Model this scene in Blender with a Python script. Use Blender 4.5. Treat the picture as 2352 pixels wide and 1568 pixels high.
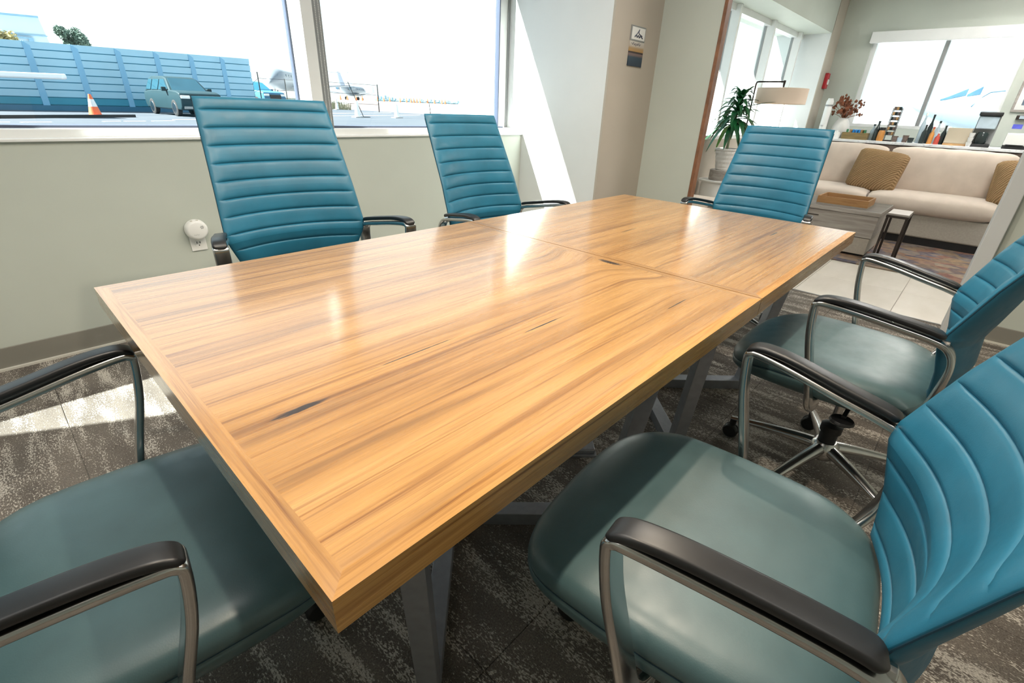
import bpy, bmesh, math, random
from mathutils import Vector, Matrix
random.seed(7)
S = bpy.context.scene
for o in list(bpy.data.objects):
    bpy.data.objects.remove(o, do_unlink=True)
COL = S.collection
pi = math.pi

# ------------------------------------------------------------------ camera
cam_d = bpy.data.cameras.new('camera'); cam = bpy.data.objects.new('camera', cam_d); COL.objects.link(cam)
cam_d.sensor_fit = 'HORIZONTAL'; cam_d.sensor_width = 36.0
cam_d.lens = 1094.3 / 2352 * 36.0
cam.rotation_euler = (1.1131, -0.0385, -0.8145)
cam.location = (-0.1033, -0.3028, 1.1502)
cam_d.clip_start = 0.02; cam_d.clip_end = 2000
S.camera = cam

# ------------------------------------------------------------------ sky, sun, exposure
SKY, SUN, DOWN, FILL, FAR = 1.55, 34.0, 88.0, 18.0, 350.0
W = bpy.data.worlds.new('sky'); S.world = W; W.use_nodes = True
nt = W.node_tree; nt.nodes.clear()
tc = nt.nodes.new('ShaderNodeTexCoord'); sx = nt.nodes.new('ShaderNodeSeparateXYZ')
nt.links.new(tc.outputs['Generated'], sx.inputs[0])
cr = nt.nodes.new('ShaderNodeValToRGB')
cr.color_ramp.elements[0].position = 0.0; cr.color_ramp.elements[0].color = (1, 1, 1, 1)
cr.color_ramp.elements[1].position = 0.9; cr.color_ramp.elements[1].color = (0.62, 0.80, 1.0, 1)
e = cr.color_ramp.elements.new(0.25); e.color = (0.86, 0.96, 1.0, 1)
nt.links.new(sx.outputs['Z'], cr.inputs[0])
bg = nt.nodes.new('ShaderNodeBackground'); bg.inputs['Strength'].default_value = SKY
nt.links.new(cr.outputs[0], bg.inputs['Color'])
wo = nt.nodes.new('ShaderNodeOutputWorld'); nt.links.new(bg.outputs[0], wo.inputs[0])

sun_d = bpy.data.lights.new('sun', 'SUN'); sun = bpy.data.objects.new('sun', sun_d); COL.objects.link(sun)
sun_d.energy = SUN; sun_d.angle = 0.0093; sun_d.color = (1.0, 0.96, 0.90)
sun.rotation_euler = Vector((1.85, -1.0, -1.93)).to_track_quat('-Z', 'Y').to_euler()
sun.location = (-20, 12, 22)

def area(name, loc, sx_, sy_, power, color):
    d = bpy.data.lights.new(name, 'AREA'); d.shape = 'RECTANGLE'; d.size = sx_; d.size_y = sy_
    d.energy = power; d.color = color
    o = bpy.data.objects.new(name, d); o.location = loc; COL.objects.link(o); return o
def spot(name, loc, power, color, size=140):
    d = bpy.data.lights.new(name, 'SPOT'); d.energy = power; d.color = color; d.spot_size = math.radians(size)
    d.spot_blend = 0.6; d.shadow_soft_size = 0.035
    o = bpy.data.objects.new(name, d); o.location = loc; COL.objects.link(o); return o
WARM = (1.0, 0.86, 0.68); NEUT = (1.0, 0.97, 0.92)
spot('ceiling_downlight', (0.22, 0.13, 2.70), DOWN, WARM)
spot('ceiling_downlight', (1.25, 0.13, 2.70), DOWN, WARM)
spot('ceiling_downlight', (2.20, 0.45, 2.70), DOWN * 0.8, WARM)
area('ceiling_fill', (0.4, 0.95, 2.72), 1.2, 0.5, FILL, NEUT)  # this and the area lights below: unseen fill, added to brighten both rooms
area('ceiling_fill', (2.4, 0.95, 2.72), 1.2, 0.5, FILL, NEUT)
area('ceiling_fill', (1.2, -1.2, 2.72), 1.2, 0.6, FILL * 0.5, NEUT)
area('ceiling_fill', (-1.3, 0.9, 2.72), 0.6, 1.2, FILL * 0.7, NEUT)
area('ceiling_fill', (5.3, -0.6, 2.68), 1.2, 0.6, FAR, NEUT)
area('ceiling_fill', (7.5, -0.3, 2.68), 1.2, 0.6, FAR, NEUT)

S.view_settings.view_transform = 'Standard'; S.view_settings.look = 'None'
S.view_settings.gamma = 1.0; S.view_settings.use_curve_mapping = False
S.view_settings.exposure = 0.0

# ------------------------------------------------------------------ materials
def mat(name, col=(0.8, 0.8, 0.8), rough=0.5, metal=0.0, spec=0.5, coat=0.0, emit=None, es=0.0, sheen=0.0):
    m = bpy.data.materials.new(name); m.use_nodes = True
    b = m.node_tree.nodes['Principled BSDF']
    b.inputs['Base Color'].default_value = (*col, 1); b.inputs['Roughness'].default_value = rough
    b.inputs['Metallic'].default_value = metal; b.inputs['Specular IOR Level'].default_value = spec
    b.inputs['Coat Weight'].default_value = coat
    if sheen: b.inputs['Sheen Weight'].default_value = sheen
    if emit:
        b.inputs['Emission Color'].default_value = (*emit, 1); b.inputs['Emission Strength'].default_value = es
    return m
def N(m, t, **kw):
    n = m.node_tree.nodes.new(t)
    for k, v in kw.items():
        if k in n.inputs: n.inputs[k].default_value = v
        else: setattr(n, k, v)
    return n
def L(m, a, b): m.node_tree.links.new(a, b)
def P(m): return m.node_tree.nodes['Principled BSDF']
def coords(m, scale=(1, 1, 1), kind='Object', rot=(0, 0, 0)):
    t = N(m, 'ShaderNodeTexCoord'); mp = N(m, 'ShaderNodeMapping')
    mp.inputs['Scale'].default_value = scale; mp.inputs['Rotation'].default_value = rot
    L(m, t.outputs[kind], mp.inputs['Vector']); return mp.outputs[0]
def noise(m, vec, scale=5, detail=3, rough=0.5, dist=0.0):
    n = N(m, 'ShaderNodeTexNoise'); n.inputs['Scale'].default_value = scale; n.inputs['Detail'].default_value = detail
    n.inputs['Roughness'].default_value = rough; n.inputs['Distortion'].default_value = dist
    L(m, vec, n.inputs['Vector']); return n.outputs[0]
def ramp(m, fac, stops):
    r = N(m, 'ShaderNodeValToRGB'); el = r.color_ramp.elements
    el[0].position, el[0].color = stops[0][0], (*stops[0][1], 1)
    el[1].position, el[1].color = stops[-1][0], (*stops[-1][1], 1)
    for p, c in stops[1:-1]:
        x = el.new(p); x.color = (*c, 1)
    L(m, fac, r.inputs[0]); return r.outputs[0]
def mathn(m, op, a, b=None, c=None):
    n = N(m, 'ShaderNodeMath'); n.operation = op
    for i, v in enumerate((a, b, c)):
        if v is None: continue
        if isinstance(v, (int, float)): n.inputs[i].default_value = v
        else: L(m, v, n.inputs[i])
    return n.outputs[0]
def mix(m, fac, a, b, mode='MIX'):
    n = N(m, 'ShaderNodeMix'); n.data_type = 'RGBA'; n.blend_type = mode
    if isinstance(fac, (int, float)): n.inputs[0].default_value = fac
    else: L(m, fac, n.inputs[0])
    for i, v in ((6, a), (7, b)):
        if isinstance(v, tuple): n.inputs[i].default_value = (*v, 1)
        else: L(m, v, n.inputs[i])
    return n.outputs[2]
def bump(m, h, strength=0.2, dist=0.002):
    b = N(m, 'ShaderNodeBump'); b.inputs['Strength'].default_value = strength; b.inputs['Distance'].default_value = dist
    L(m, h, b.inputs['Height']); L(m, b.outputs[0], P(m).inputs['Normal'])
def vary(m, col, amt=0.12, scale=8):
    v = noise(m, coords(m), scale, 4)
    c = ramp(m, v, [(0.3, tuple(x * (1 - amt) for x in col)), (0.7, tuple(min(1, x * (1 + amt)) for x in col))])
    L(m, c, P(m).inputs['Base Color']); return m

def wood_material(name, axis='x', knots=()):
    m = mat(name, rough=0.3, spec=0.5, coat=0.7)
    P(m).inputs['Coat Roughness'].default_value = 0.14; P(m).inputs['Coat IOR'].default_value = 1.62; P(m).inputs['Coat Weight'].default_value = 1.0
    t = N(m, 'ShaderNodeTexCoord'); s = N(m, 'ShaderNodeSeparateXYZ'); L(m, t.outputs['Object'], s.inputs[0])
    a, b = (s.outputs[0], s.outputs[1]) if axis == 'x' else (s.outputs[1], s.outputs[0])
    z = s.outputs[2]
    dark = None
    for (kx, ky, rx, ry, swirl) in knots:
        dx = mathn(m, 'DIVIDE', mathn(m, 'SUBTRACT', a, kx), rx); dy = mathn(m, 'DIVIDE', mathn(m, 'SUBTRACT', b, ky), ry)
        r2 = mathn(m, 'ADD', mathn(m, 'MULTIPLY', dx, dx), mathn(m, 'MULTIPLY', dy, dy))
        if swirl:
            q = mathn(m, 'DIVIDE', r2, swirl * swirl)
            g = mathn(m, 'EXPONENT', mathn(m, 'MULTIPLY', q, -1.0))
            push = mathn(m, 'MULTIPLY', mathn(m, 'MULTIPLY', dy, ry * 0.62), g)
            b2 = mathn(m, 'SUBTRACT', b, push)
            bow = mathn(m, 'MULTIPLY', g, 0.02)
            b = mathn(m, 'ADD', b2, bow)
        wob = mathn(m, 'MULTIPLY', mathn(m, 'SUBTRACT', noise(m, coords(m, (14, 60, 1)), 4, 3), 0.5), 1.4)
        k = mathn(m, 'SUBTRACT', 1.0, mathn(m, 'ADD', r2, wob)); k = mathn(m, 'MULTIPLY', k, 1.6)
        n = N(m, 'ShaderNodeClamp'); L(m, k, n.inputs[0]); k = n.outputs[0]
        dark = k if dark is None else mathn(m, 'MAXIMUM', dark, k)
    c = N(m, 'ShaderNodeCombineXYZ'); L(m, a, c.inputs[0]); L(m, b, c.inputs[1]); L(m, z, c.inputs[2])
    def mp(sc):
        x = N(m, 'ShaderNodeMapping'); x.inputs['Scale'].default_value = sc; L(m, c.outputs[0], x.inputs['Vector']); return x.outputs[0]
    n1 = noise(m, mp((0.8, 13, 13)), 1.6, 4, 0.55, 0.35)
    n2 = noise(m, mp((2.0, 75, 75)), 2.0, 5, 0.62, 0.25)
    n3 = noise(m, mp((0.75, 34, 34)), 1.3, 4, 0.62, 0.6)
    n4 = noise(m, mp((9, 420, 420)), 1.0, 2, 0.6)
    base = ramp(m, n1, [(0.25, (0.30, 0.150, 0.050)), (0.42, (0.49, 0.252, 0.076)), (0.58, (0.60, 0.322, 0.103)), (0.75, (0.66, 0.380, 0.140))])
    fine = ramp(m, n2, [(0.28, (0.50, 0.38, 0.29)), (0.46, (0.90, 0.88, 0.86)), (0.7, (1, 1, 1))])
    col = mix(m, 0.75, base, fine, 'MULTIPLY')
    streak = ramp(m, n3, [(0.57, (1, 1, 1)), (0.64, (0.62, 0.51, 0.44)), (0.75, (0.36, 0.26, 0.21))])
    col = mix(m, 0.65, col, streak, 'MULTIPLY')
    n5 = noise(m, mp((0.55, 95, 95)), 1.1, 3, 0.55, 0.3)
    hair = ramp(m, n5, [(0.60, (1, 1, 1)), (0.66, (0.55, 0.42, 0.33)), (0.74, (0.30, 0.20, 0.15))])
    col = mix(m, 0.62, col, hair, 'MULTIPLY')
    pore = ramp(m, n4, [(0.3, (0.72, 0.64, 0.56)), (0.5, (1, 1, 1))])
    col = mix(m, 0.5, col, pore, 'MULTIPLY')
    if dark is not None: col = mix(m, dark, col, (0.030, 0.014, 0.009))
    L(m, col, P(m).inputs['Base Color'])
    rr = ramp(m, n2, [(0.3, (0.34,) * 3), (0.7, (0.24,) * 3)]); L(m, rr, P(m).inputs['Roughness'])
    bump(m, n4, 0.06, 0.0006)
    return m
M = {}
M['wood_a'] = wood_material('table_wood_near', 'x', ((0.119, 0.313, 0.048, 0.0075, 0), (1.130, 0.430, 0.017, 0.046, 4.0),
                            (0.62, 0.268, 0.075, 0.0022, 0), (0.35, 0.345, 0.10, 0.0018, 0), (0.96, 0.13, 0.07, 0.0020, 3.0)))
M['wood_b'] = wood_material('table_wood_far', 'x', ((1.98, 0.22, 0.05, 0.003, 0), (1.55, 0.62, 0.06, 0.0025, 0)))
M['wood_end'] = wood_material('table_wood_end_band', 'y')

def leather(name, col):
    m = mat(name, col, rough=0.42, spec=0.45)
    v = noise(m, coords(m), 9, 4)
    c = ramp(m, v, [(0.3, tuple(x * 0.86 for x in col)), (0.7, tuple(x * 1.12 for x in col))])
    L(m, c, P(m).inputs['Base Color'])
    vo = N(m, 'ShaderNodeTexVoronoi'); vo.inputs['Scale'].default_value = 420; L(m, coords(m), vo.inputs['Vector'])
    bump(m, vo.outputs['Distance'], 0.12, 0.0006)
    r = ramp(m, noise(m, coords(m), 30, 3), [(0.3, (0.36,) * 3), (0.7, (0.48,) * 3)]); L(m, r, P(m).inputs['Roughness'])
    return m
M['teal'] = leather('teal_leather', (0.016, 0.142, 0.232))
M['seat'] = leather('teal_leather_painted_sheen', (0.060, 0.115, 0.124)); P(M['seat']).inputs['Coat Weight'].default_value = 0.35; P(M['seat']).inputs['Coat Roughness'].default_value = 0.33  # teal leather greyed: warm lamp sheen put into the colour
M['thread'] = mat('dark_teal_thread', (0.004, 0.035, 0.06), 0.7)
M['alu'] = vary(mat('polished_aluminium', (0.56, 0.55, 0.54), 0.22, 1.0), (0.56, 0.55, 0.54), 0.06, 20)
M['pad'] = vary(mat('black_arm_plastic', (0.012, 0.012, 0.013), 0.38, 0, 0.5), (0.012, 0.012, 0.013), 0.15, 30)
M['black'] = vary(mat('black_plastic', (0.010, 0.010, 0.011), 0.45), (0.010, 0.010, 0.011), 0.2, 20)
M['steel'] = vary(mat('brushed_grey_steel', (0.30, 0.31, 0.34), 0.42, 0.6), (0.30, 0.31, 0.34), 0.08, 40)

def paint(name, col, rough=0.62):
    m = mat(name, col, rough, 0, 0.3)
    v = noise(m, coords(m), 2.0, 4)
    c = ramp(m, v, [(0.3, tuple(x * 0.96 for x in col)), (0.7, tuple(min(1, x * 1.03) for x in col))]); L(m, c, P(m).inputs['Base Color'])
    bump(m, noise(m, coords(m), 260, 2), 0.10, 0.0008); return m
M['wall'] = paint('grey_green_wall_paint', (0.515, 0.55, 0.495))
M['wall_beige'] = paint('beige_wall_paint', (0.47, 0.42, 0.355))
M['wall_white'] = paint('pale_jamb_paint', (0.74, 0.76, 0.76))
M['trim_grey'] = paint('pale_grey_trim_paint', (0.56, 0.57, 0.57))
M['ceil'] = paint('white_ceiling_paint', (0.80, 0.80, 0.78))
M['base'] = paint('grey_vinyl_base', (0.235, 0.225, 0.195), 0.5)
M['caulk'] = mat('pale_carpet_edge', (0.62, 0.60, 0.53), 0.6)
M['frame'] = vary(mat('pale_window_frame', (0.80, 0.81, 0.80), 0.35, 0, 0.5), (0.80, 0.81, 0.80), 0.03, 5)
M['gasket'] = mat('dark_blue_gasket', (0.06, 0.075, 0.12), 0.5)
M['greyframe'] = vary(mat('grey_anodised_frame', (0.30, 0.31, 0.31), 0.4, 0.3), (0.30, 0.31, 0.31), 0.05, 9)
M['bead'] = mat('white_bead_plastic', (0.82, 0.82, 0.80), 0.4)
M['woodtrim'] = vary(mat('brown_wood_trim', (0.22, 0.095, 0.045), 0.4), (0.22, 0.095, 0.045), 0.3, 14)
def glass(name, tint=(0.93, 0.98, 0.98)):
    m = bpy.data.materials.new(name); m.use_nodes = True; t = m.node_tree; t.nodes.clear()
    o = t.nodes.new('ShaderNodeOutputMaterial'); mx = t.nodes.new('ShaderNodeMixShader')
    tr = t.nodes.new('ShaderNodeBsdfTransparent'); tr.inputs[0].default_value = (*tint, 1)
    gl = t.nodes.new('ShaderNodeBsdfGlossy'); gl.inputs['Roughness'].default_value = 0.0
    lw = t.nodes.new('ShaderNodeLayerWeight'); lw.inputs[0].default_value = 0.5
    pw = t.nodes.new('ShaderNodeMath'); pw.operation = 'POWER'; pw.inputs[1].default_value = 5.0
    fr = t.nodes.new('ShaderNodeMath'); fr.operation = 'MULTIPLY_ADD'; fr.inputs[1].default_value = 0.5; fr.inputs[2].default_value = 0.025
    t.links.new(lw.outputs['Facing'], pw.inputs[0]); t.links.new(pw.outputs[0], fr.inputs[0])
    t.links.new(fr.outputs[0], mx.inputs[0]); t.links.new(tr.outputs[0], mx.inputs[1]); t.links.new(gl.outputs[0], mx.inputs[2])
    t.links.new(mx.outputs[0], o.inputs[0]); return m
M['glass'] = glass('window_glass')

def carpet_material():
    m = mat('streaked_grey_carpet', (0.1, 0.1, 0.1), 0.95, 0, 0.1)
    t = N(m, 'ShaderNodeTexCoord'); g = N(m, 'ShaderNodeNewGeometry')
    def mp(sc, rot=0.0):
        x = N(m, 'ShaderNodeMapping'); x.inputs['Scale'].default_value = sc; x.inputs['Rotation'].default_value = (0, 0, rot)
        L(m, g.outputs['Position'], x.inputs['Vector']); return x.outputs[0]
    inf = N(m, 'ShaderNodeObjectInfo')
    zone = noise(m, mp((16, 3.0, 1), 0.12), 1.0, 3, 0.6)
    speck = noise(m, mp((250, 95, 1), 0.12), 1.0, 2, 0.6)
    z = N(m, 'ShaderNodeMapRange'); z.inputs[1].default_value = 0.42; z.inputs[2].default_value = 0.66; L(m, zone, z.inputs[0])
    th = mathn(m, 'ADD', mathn(m, 'MULTIPLY', z.outputs[0], 0.26), speck)
    s = N(m, 'ShaderNodeMapRange'); s.inputs[1].default_value = 0.62; s.inputs[2].default_value = 0.72; L(m, th, s.inputs[0])
    base = ramp(m, noise(m, mp((7, 2.2, 1), 0.12), 1.0, 3), [(0.3, (0.098, 0.086, 0.075)), (0.7, (0.200, 0.175, 0.150))])
    pile = ramp(m, noise(m, mp((260, 260, 1)), 1.0, 2), [(0.3, (0.55,) * 3), (0.7, (1.25,) * 3)])
    col = mix(m, s.outputs[0], base, (0.48, 0.44, 0.385))
    col = mix(m, 0.8, col, pile, 'MULTIPLY')
    tv = mathn(m, 'ADD', mathn(m, 'MULTIPLY', inf.outputs['Random'], 0.22), 0.90)
    cc = N(m, 'ShaderNodeCombineColor'); [L(m, tv, cc.inputs[i]) for i in range(3)]
    col = mix(m, 1.0, col, cc.outputs[0], 'MULTIPLY')
    L(m, col, P(m).inputs['Base Color'])
    bump(m, noise(m, mp((300, 300, 1)), 1.0, 2), 0.6, 0.003); return m
M['carpet'] = carpet_material()
def tile_material():
    m = mat('cream_porcelain_tile', (0.66, 0.60, 0.53), 0.35, 0, 0.4)
    g = N(m, 'ShaderNodeNewGeometry'); inf = N(m, 'ShaderNodeObjectInfo')
    mp = N(m, 'ShaderNodeMapping'); mp.inputs['Scale'].default_value = (2, 5, 1); L(m, g.outputs['Position'], mp.inputs['Vector'])
    c = ramp(m, noise(m, mp.outputs[0], 1.5, 4), [(0.3, (0.62, 0.57, 0.50)), (0.7, (0.70, 0.65, 0.59))])
    tv = mathn(m, 'ADD', mathn(m, 'MULTIPLY', inf.outputs['Random'], 0.06), 0.96)
    cc = N(m, 'ShaderNodeCombineColor'); [L(m, tv, cc.inputs[i]) for i in range(3)]
    L(m, mix(m, 1.0, c, cc.outputs[0], 'MULTIPLY'), P(m).inputs['Base Color']); return m
M['tile'] = tile_material()
M['grout'] = vary(mat('grout', (0.42, 0.39, 0.35), 0.8), (0.42, 0.39, 0.35), 0.1, 30)
M['white'] = vary(mat('white_plastic', (0.80, 0.80, 0.78), 0.4), (0.80, 0.80, 0.78), 0.02, 8)
M['cream'] = vary(mat('cream_sofa_fabric', (0.60, 0.505, 0.425), 0.85, 0, 0.2, sheen=0.3), (0.60, 0.505, 0.425), 0.07, 7)
M['greige'] = vary(mat('greige_sofa_base_fabric', (0.40, 0.36, 0.31), 0.9, 0, 0.2), (0.40, 0.36, 0.31), 0.06, 60)
M['ceramic'] = vary(mat('matte_white_ceramic', (0.72, 0.70, 0.67), 0.55), (0.72, 0.70, 0.67), 0.04, 12)
M['darkmetal'] = vary(mat('dark_bronze_metal', (0.035, 0.026, 0.022), 0.4, 0.5), (0.035, 0.026, 0.022), 0.2, 20)
M['greywood'] = None
def simple_wood(name, c0, c1, sc=(3, 40, 40), rough=0.5):
    m = mat(name, c0, rough)
    L(m, ramp(m, noise(m, coords(m, sc), 1.0, 4, 0.6, 0.4), [(0.3, c0), (0.7, c1)]), P(m).inputs['Base Color']); return m
M['greywood'] = simple_wood('weathered_grey_wood', (0.23, 0.20, 0.18), (0.42, 0.385, 0.35), (40, 3, 40))
M['traywood'] = simple_wood('honey_wood', (0.30, 0.14, 0.05), (0.46, 0.25, 0.10), (40, 5, 40))
M['crate'] = simple_wood('olive_crate_wood', (0.16, 0.11, 0.04), (0.26, 0.18, 0.07), (40, 5, 40))
M['darkwood'] = simple_wood('dark_cabinet_wood', (0.09, 0.06, 0.05), (0.17, 0.12, 0.10), (40, 4, 30))
M['leaf'] = vary(mat('dark_green_leaf', (0.012, 0.10, 0.030), 0.35), (0.012, 0.10, 0.030), 0.5, 12)
M['leaf_light'] = vary(mat('yellow_green_leaf', (0.12, 0.35, 0.06), 0.4), (0.12, 0.35, 0.06), 0.3, 12)
M['stem'] = vary(mat('grey_green_stem', (0.22, 0.24, 0.14), 0.7), (0.22, 0.24, 0.14), 0.3, 30)
M['dried'] = vary(mat('dried_russet_flower', (0.22, 0.075, 0.035), 0.9), (0.22, 0.075, 0.035), 0.5, 20)
M['shade'] = mat('beige_lamp_shade', (0.60, 0.50, 0.41), 0.8, emit=(1.0, 0.66, 0.40), es=0.10)
M['bulb'] = mat('lit_bulb', (1, 0.9, 0.7), 0.5, emit=(1.0, 0.72, 0.42), es=6.0)
M['marble'] = None
def marble():
    m = mat('white_marble_top', (0.8, 0.8, 0.8), 0.25)
    L(m, ramp(m, noise(m, coords(m, (1, 1, 1)), 4, 6, 0.6, 2.0), [(0.35, (0.72, 0.73, 0.75)), (0.55, (0.80, 0.81, 0.82)), (0.62, (0.60, 0.61, 0.64)), (0.7, (0.8, 0.8, 0.81))]), P(m).inputs['Base Color']); return m
M['marble'] = marble()
def rug_material():
    m = mat('patterned_rug_wool', (0.2, 0.15, 0.12), 0.95, 0, 0.1)
    v = N(m, 'ShaderNodeTexVoronoi'); v.inputs['Scale'].default_value = 9; L(m, coords(m, (1, 0.8, 1)), v.inputs['Vector'])
    sp = N(m, 'ShaderNodeSeparateColor'); L(m, v.outputs['Color'], sp.inputs[0])
    c = ramp(m, sp.outputs[0], [(0.0, (0.05, 0.065, 0.11)), (0.25, (0.13, 0.10, 0.085)), (0.45, (0.24, 0.17, 0.10)), (0.62, (0.17, 0.075, 0.06)), (0.8, (0.26, 0.21, 0.16)), (1.0, (0.07, 0.08, 0.12))])
    c = mix(m, 0.35, c, ramp(m, noise(m, coords(m), 22, 5), [(0.35, (0.035, 0.035, 0.05)), (0.65, (0.24, 0.16, 0.10))]))
    L(m, c, P(m).inputs['Base Color']); return m
M['rug'] = rug_material()
def woven():
    m = mat('woven_jute', (0.30, 0.19, 0.09), 0.9, 0, 0.15)
    w = N(m, 'ShaderNodeTexWave'); w.wave_type = 'BANDS'; w.bands_direction = 'DIAGONAL'; w.inputs['Scale'].default_value = 24; w.inputs['Distortion'].default_value = 2.5
    w.inputs['Detail'].default_value = 2; L(m, coords(m), w.inputs['Vector'])
    L(m, ramp(m, w.outputs['Fac'], [(0.2, (0.25, 0.155, 0.075)), (0.8, (0.42, 0.275, 0.15))]), P(m).inputs['Base Color'])
    bump(m, w.outputs['Fac'], 0.6, 0.01); return m
M['woven'] = woven()
# outdoors
def asphalt(name, a, b):
    m = mat(name, a, 0.9, 0, 0.2); g = N(m, 'ShaderNodeNewGeometry')
    L(m, ramp(m, noise(m, g.outputs['Position'], 0.6, 5), [(0.3, a), (0.7, b)]), P(m).inputs['Base Color']); return m
M['asphalt'] = asphalt('blue_grey_asphalt', (0.066, 0.078, 0.096), (0.084, 0.096, 0.112))
M['concrete'] = asphalt('pale_apron_concrete', (0.55, 0.55, 0.54), (0.62, 0.62, 0.61))
M['soil'] = asphalt('brown_mulch', (0.135, 0.110, 0.105), (0.19, 0.155, 0.15))
M['line'] = vary(mat('white_road_paint', (0.8, 0.8, 0.8), 0.8), (0.8, 0.8, 0.8), 0.1, 3)
M['fence'] = vary(mat('blue_fence_panel', (0.37, 0.61, 0.75), 0.6), (0.37, 0.61, 0.75), 0.06, 0.8)
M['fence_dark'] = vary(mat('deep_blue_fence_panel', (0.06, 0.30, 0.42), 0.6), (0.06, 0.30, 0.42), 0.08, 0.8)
M['fence_post'] = vary(mat('blue_fence_post', (0.20, 0.43, 0.62), 0.6), (0.20, 0.43, 0.62), 0.06, 0.8)
M['building'] = vary(mat('pale_blue_facade', (0.52, 0.66, 0.74), 0.7), (0.52, 0.66, 0.74), 0.04, 0.3)
M['bluepaint'] = vary(mat('steel_blue_paint', (0.22, 0.40, 0.55), 0.5), (0.22, 0.40, 0.55), 0.05, 3)
M['aircraft'] = vary(mat('white_aircraft_paint', (0.80, 0.82, 0.84), 0.3), (0.80, 0.82, 0.84), 0.02, 0.5)
M['aircraft_shade_blue'] = vary(mat('aircraft_painted_blue_shade', (0.22, 0.27, 0.36), 0.4), (0.22, 0.27, 0.36), 0.04, 0.5)  # bluish shade on fins and winglets painted into their colour
M['aircraft_shade_grey'] = vary(mat('aircraft_painted_grey_shade', (0.17, 0.195, 0.225), 0.45), (0.17, 0.195, 0.225), 0.03, 0.5)  # white airframes darkened, their shaded side painted into the colour
M['cockpit'] = vary(mat('dark_cockpit_glass', (0.03, 0.07, 0.11), 0.1), (0.03, 0.07, 0.11), 0.2, 3)
M['orange'] = vary(mat('orange_cone_plastic', (0.85, 0.16, 0.05), 0.5), (0.85, 0.16, 0.05), 0.05, 8)
M['suv'] = vary(mat('dark_slate_car_paint', (0.018, 0.042, 0.052), 0.5, 0.0, 0.12), (0.018, 0.042, 0.052), 0.05, 3)
M['suv2'] = vary(mat('blue_car_paint', (0.05, 0.16, 0.26), 0.4, 0.0, 0.3), (0.05, 0.16, 0.26), 0.05, 3)
M['carglass'] = vary(mat('tinted_car_glass', (0.02, 0.07, 0.10), 0.08), (0.02, 0.07, 0.10), 0.1, 3)
M['carglass2'] = vary(mat('blue_tinted_windscreen', (0.03, 0.20, 0.34), 0.08), (0.03, 0.20, 0.34), 0.1, 3)
M['tyre'] = vary(mat('black_rubber', (0.015, 0.015, 0.016), 0.8), (0.015, 0.015, 0.016), 0.1, 10)
M['treeleaf'] = vary(mat('grey_green_foliage', (0.10, 0.16, 0.12), 0.8), (0.10, 0.16, 0.12), 0.4, 3)
M['treeleaf2'] = vary(mat('yellow_foliage', (0.42, 0.36, 0.16), 0.8), (0.42, 0.36, 0.16), 0.3, 3)
M['grass'] = vary(mat('dry_straw_grass', (0.30, 0.29, 0.20), 0.9), (0.30, 0.29, 0.20), 0.4, 3)
M['bark'] = vary(mat('grey_bark', (0.12, 0.10, 0.08), 0.9), (0.12, 0.10, 0.08), 0.3, 10)
M['haze_tree'] = vary(mat('distant_blue_foliage', (0.20, 0.32, 0.38), 0.9), (0.20, 0.32, 0.38), 0.2, 0.1)

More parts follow.
